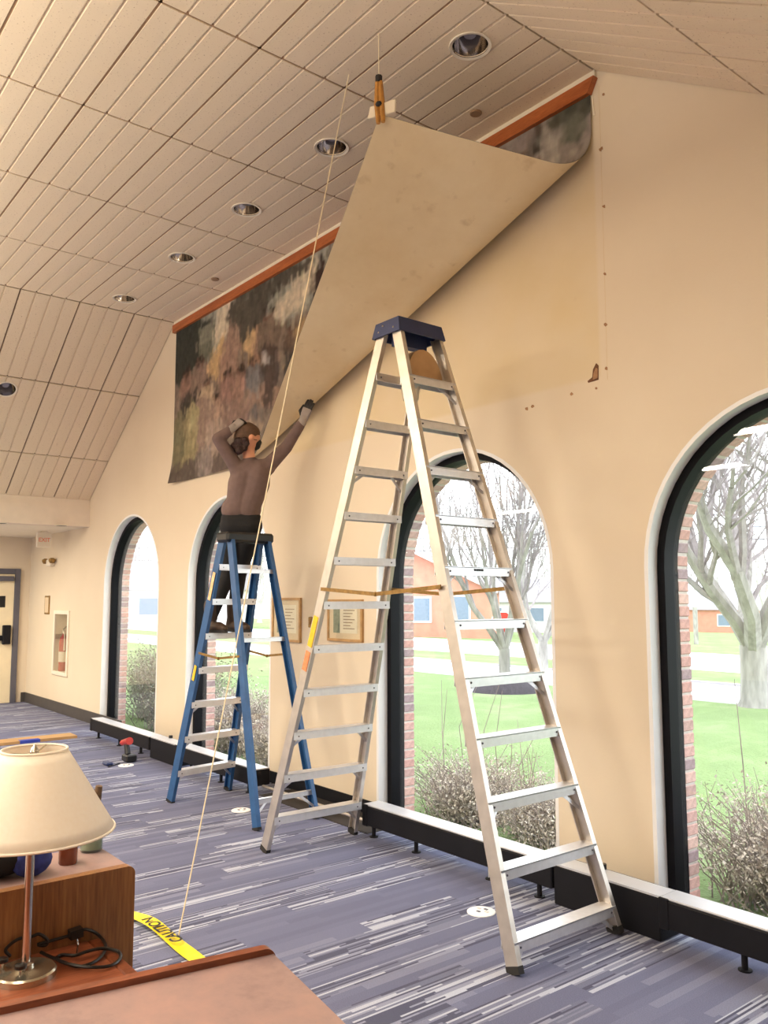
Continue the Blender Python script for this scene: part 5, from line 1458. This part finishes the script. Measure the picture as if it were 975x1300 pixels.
# utility post
g = at_ground(884, 818); o = MB().tube([g - UP*.1, g + UP*2.2], .14, 10).build('wooden_post', M['bark'], None, True, org=tuple(g)); tag(o, 'short grey wooden post at the far kerb', 'post')
# stop sign
g = at_ground(637, 836); top = at_d(638, 790, (g - O3) @ _fw)
t = thing('stop_sign', g, 'red octagonal stop sign at the street corner', 'road sign')
MB().tube([g - UP*.1, np.array([g[0], g[1], top[2] + .3])], .035, 8).build('post', M['graydk'], t)
fd = O3 - top; fd[2] = 0; fd /= np.linalg.norm(fd); sd = np.cross(UP, fd)
oc = lambda r, off: [top + fd*off + sd*r*math.cos(math.pi/8 + k*math.pi/4) + UP*r*math.sin(math.pi/8 + k*math.pi/4) for k in range(8)]
MB().prism(oc(.38, .04), -fd*.02).build('rim', M['white'], t); MB().prism(oc(.35, .05), -fd*.012).build('face', M['red'], t)
text_mesh('STOP', .27, 'lettering', M['white'], t, top + fd*.0525, sd, UP)
# houses
def house(px, py, w, dp, hw, rise, wallm, label, ridge_x=True, wins=(), rot=0., d=None):
    b = at_ground(px, py)
    if d is not None: b = at_d(px, py, d)
    t = thing('house', b, label, 'house')
    ca, sa = math.cos(rot), math.sin(rot)
    def T(x, y, z): return (b[0] + ca*x - sa*y, b[1] + sa*x + ca*y, b[2] + z)
    def box(mb, x0, x1, y0, y1, z0, z1): return mb.prism([T(x0,y0,z0), T(x1,y0,z0), T(x1,y1,z0), T(x0,y1,z0)], (0, 0, z1 - z0))
    box(MB(), -w/2, w/2, 0, dp, -.5, hw).build('walls', wallm, t)
    o_ = .4
    if ridge_x:
        MB().add([T(-w/2-o_, -o_, hw-.05), T(w/2+o_, -o_, hw-.05), T(w/2+o_, dp+o_, hw-.05), T(-w/2-o_, dp+o_, hw-.05), T(-w/2-o_, dp/2, hw+rise), T(w/2+o_, dp/2, hw+rise)],
                 [(0,1,5,4), (2,3,4,5), (1,2,5), (3,0,4), (3,2,1,0)]).build('roof', M['roof'], t)
    else:
        MB().add([T(-w/2, .0, hw), T(w/2, .0, hw), T(0, 0, hw+rise), T(-w/2, dp, hw), T(w/2, dp, hw), T(0, dp, hw+rise)], [(0,1,2), (5,4,3), (0,3,4,1), (1,4,5,2), (2,5,3,0)]).build('gable', wallm, t)
        for s_ in (-1, 1):
            MB().add([T(s_*(w/2+.5), -.5, hw-.2), T(0, -.5, hw+rise+.08), T(0, dp+.5, hw+rise+.08), T(s_*(w/2+.5), dp+.5, hw-.2), T(s_*(w/2+.5), -.5, hw-.0), T(0, -.5, hw+rise+.28), T(0, dp+.5, hw+rise+.28), T(s_*(w/2+.5), dp+.5, hw-.0)],
                     [(0,1,2,3), (7,6,5,4), (0,4,5,1), (1,5,6,2), (2,6,7,3), (3,7,4,0)]).build('roof_slope', M['roof'], t)
            MB().add([T(s_*(w/2+.5), -.52, hw-.3), T(0, -.52, hw+rise), T(0, -.52, hw+rise+.3), T(s_*(w/2+.5), -.52, hw), T(s_*(w/2+.5), -.50, hw-.3), T(0, -.50, hw+rise), T(0, -.50, hw+rise+.3), T(s_*(w/2+.5), -.50, hw)],
                     [(0,1,2,3), (7,6,5,4), (0,4,5,1), (2,6,7,3)]).build('rake_board', M['white'], t)
    for (wx, wz, ww, wh) in wins:
        f_ = box(MB(), wx-ww/2-.12, wx+ww/2+.12, -.06, .01, wz-.12, wz+wh+.12).build('window', M['white'], t)
        box(MB(), wx-ww/2, wx+ww/2, -.09, -.05, wz, wz+wh).build('pane', M['hwin'], f_, org=wloc(t))
    return t
hr_ = YAW - math.pi/2 + .9
house(512, 808, 11, 14, 3.0, 2.6, M['wbrick'], 'far brick house with a white edged gable', False, ((-2.4, 1., 1.2, 1.4), (1.2, 1., 1.0, 1.4), (3.6, 1., 1.1, 1.5)), rot=.72)
house(640, 802, 16, 9, 2.8, 2.2, M['siding'], 'far pale house with a long grey roof behind the red sign', True, ((-5, 1, 1.4, 1.2), (-1, 1, 1.6, 1.2), (3, 1, 1.4, 1.2)), rot=.6)
house(905, 803, 18, 9, 2.9, 2.4, M['wbrick'], 'far low house with grey roof across the street', True, ((-6.6, .9, 1.6, 1.5), (-3.8, .9, 1.4, 1.3), (1.5, .9, 1.6, 1.3), (5, .9, 1.4, 1.3)), rot=.35)
house(165, 795, 16, 9, 2.9, 2.4, M['siding'], 'far white house seen through the window nearest the door', True, ((-4, .9, 1.6, 1.5), (1.5, .9, 1.6, 1.3)), rot=.9)

def shrub(x, y, w, dp, h, seed, label, nst, nlf, stem='dry', leaf='dryleaf', weeds=0, sprouts=0, group=None, lf=.013, lim=(-99, 99)):
    rg = random.Random(seed); z0 = ground_z(y); nst = int(nst*1.2); nlf = int(nlf*2.0); h *= .82
    t = thing('shrub', (x, y, z0), label, 'shrub', group)
    def fold(v):                    # each plant keeps to its own ground, bending back at its neighbour
        a, b = lim[0] + .03, lim[1] - .03
        for _ in range(3):
            if v < a: v = 2*a - v
            if v > b: v = 2*b - v
        return v
    st = MB(); lv = MB()
    for k in range(nst):
        bx, by = fold(x + rg.gauss(0, w*.16)), y + rg.gauss(0, dp*.16)
        tx, ty_ = fold(bx + rg.uniform(-.5, .5)*w), by + rg.uniform(-.5, .5)*dp; hh = h * rg.uniform(.45, 1.)
        m_ = (fold((bx+tx)/2 + rg.gauss(0, .04)), (by+ty_)/2 + rg.gauss(0, .04), z0 + hh*.6)
        if ty_ < 4.36: ty_ = 4.36 + rg.uniform(0, .1)
        st.tube([(bx, max(by, 4.38), z0 - .02), (m_[0], max(m_[1], 4.37), m_[2]), (tx, ty_, z0 + hh)], [.006, .004, .0015], 3, False)
        for q in range(int(nlf / nst)):
            f = rg.uniform(.15, 1.); cx_, cy_ = fold(bx + (tx-bx)*f + rg.gauss(0, .05)), by + (ty_-by)*f + rg.gauss(0, .05); cz_ = z0 + hh*f + rg.gauss(0, .04)
            cy_ = max(cy_, 4.37); s_ = lf * rg.uniform(.5, 1.4)
            u = np.array([rg.gauss(0, 1) for _ in range(3)]); u /= np.linalg.norm(u); v = np.cross(u, [rg.gauss(0, 1) for _ in range(3)]); v /= np.linalg.norm(v) + 1e-9
            c_ = np.array([cx_, cy_, max(cz_, z0 + .01)])
            lv.add([c_ - u*s_, c_ + v*s_*.45, c_ + u*s_, c_ - v*s_*.45], [(0, 1, 2, 3)])
    for k in range(weeds):
        bx, by = fold(x + rg.uniform(-.5, .5)*w), y + rg.uniform(-.2, .5)*dp; hh = h * rg.uniform(1.3, 2.1)
        st.tube([(bx, max(by, 4.4), z0), (fold(bx + rg.gauss(0, .05)), max(by, 4.4) + rg.gauss(0, .03), z0 + hh*.6), (fold(bx + rg.gauss(0, .1)), max(by, 4.4) + abs(rg.gauss(0, .05)), z0 + hh)], [.005, .004, .002], 3, False)
    st.build('stems', M[stem], t); lo_ = lv.build('leaves', M[leaf], t); lo_['kind'] = 'stuff'
    if sprouts:
        sp_ = MB()
        for k in range(sprouts):
            c_ = np.array([fold(x + rg.gauss(0, w*.18)), max(4.4, y + rg.gauss(0, dp*.12)), z0 + rg.uniform(.05, .3)]); u = np.array([rg.gauss(0, 1) for _ in range(3)]); u /= np.linalg.norm(u); v = np.cross(u, [rg.gauss(0, 1) for _ in range(3)]); v /= np.linalg.norm(v) + 1e-9
            sp_.add([c_ - u*.025, c_ + v*.014, c_ + u*.025, c_ - v*.014], [(0, 1, 2, 3)])
        so_ = sp_.build('sprouts', M['sprout'], t); so_['kind'] = 'stuff'
G_ = 'shrubs along the outside of the window wall'
shrub(-5.0, 4.95, 1.2, .9, .62, 1, 'grey dry shrub outside the arched window, beside the jamb bricks', 260, 5200, weeds=8, group=G_, lim=(-5.8, -4.6))
shrub(-4.2, 5.0, 1.3, 1.0, .52, 2, 'dry tangled shrub with tall weed stalks on the lawn edge', 280, 5000, weeds=12, group=G_, lim=(-4.6, -3.9))
shrub(-3.6, 4.9, 1.2, .9, .40, 3, 'low dry shrub with fresh green sprouts behind the ladder', 240, 4200, weeds=5, sprouts=500, group=G_, lim=(-3.9, -3.02))
shrub(-2.45, 5.0, 1.1, .9, .80, 4, 'straw coloured shrub beside the bricks of the big tree window', 300, 6000, weeds=3, group=G_, leaf='dryleaf', lim=(-3.02, -2.1))
shrub(-1.75, 4.95, 1.2, .9, .95, 5, 'taller straw coloured shrub in the middle of the big tree window', 320, 6500, weeds=4, group=G_, lim=(-2.1, -1.38))
shrub(-1.0, 4.9, 1.1, .9, .55, 6, 'low straw coloured shrub past the middle of the big tree window', 220, 4000, group=G_, lim=(-1.38, -.2))
shrub(-12.2, 5.5, 1.6, 1.2, 1.35, 7, 'grey green bush outside the window nearest the door', 300, 7000, 'dry', 'hedge', group=G_, lf=.02, lim=(-13.6, -11.55))
shrub(-10.9, 5.1, 1.5, 1.1, 1.25, 8, 'dense grey green bush below the window nearest the door', 300, 7000, 'dry', 'hedge', group=G_, lf=.02, lim=(-11.55, -9.95))
shrub(-9.0, 5.0, 1.5, 1.0, .95, 9, 'taller grey bush outside near the blue ladder', 280, 5600, 'dry', 'dryleaf', group=G_, lf=.016, lim=(-9.95, -8.5))
shrub(-8.0, 5.0, 1.4, 1.0, .7, 10, 'grey bush behind the blue ladder outside', 260, 5200, 'dry', 'dryleaf', group=G_, lf=.016, lim=(-8.5, -7.5))
shrub(-7.0, 5.0, 1.3, .9, .6, 12, 'low grey bush outside the middle pier', 220, 4200, 'dry', 'dryleaf', group=G_, lf=.016, lim=(-7.5, -6.2))
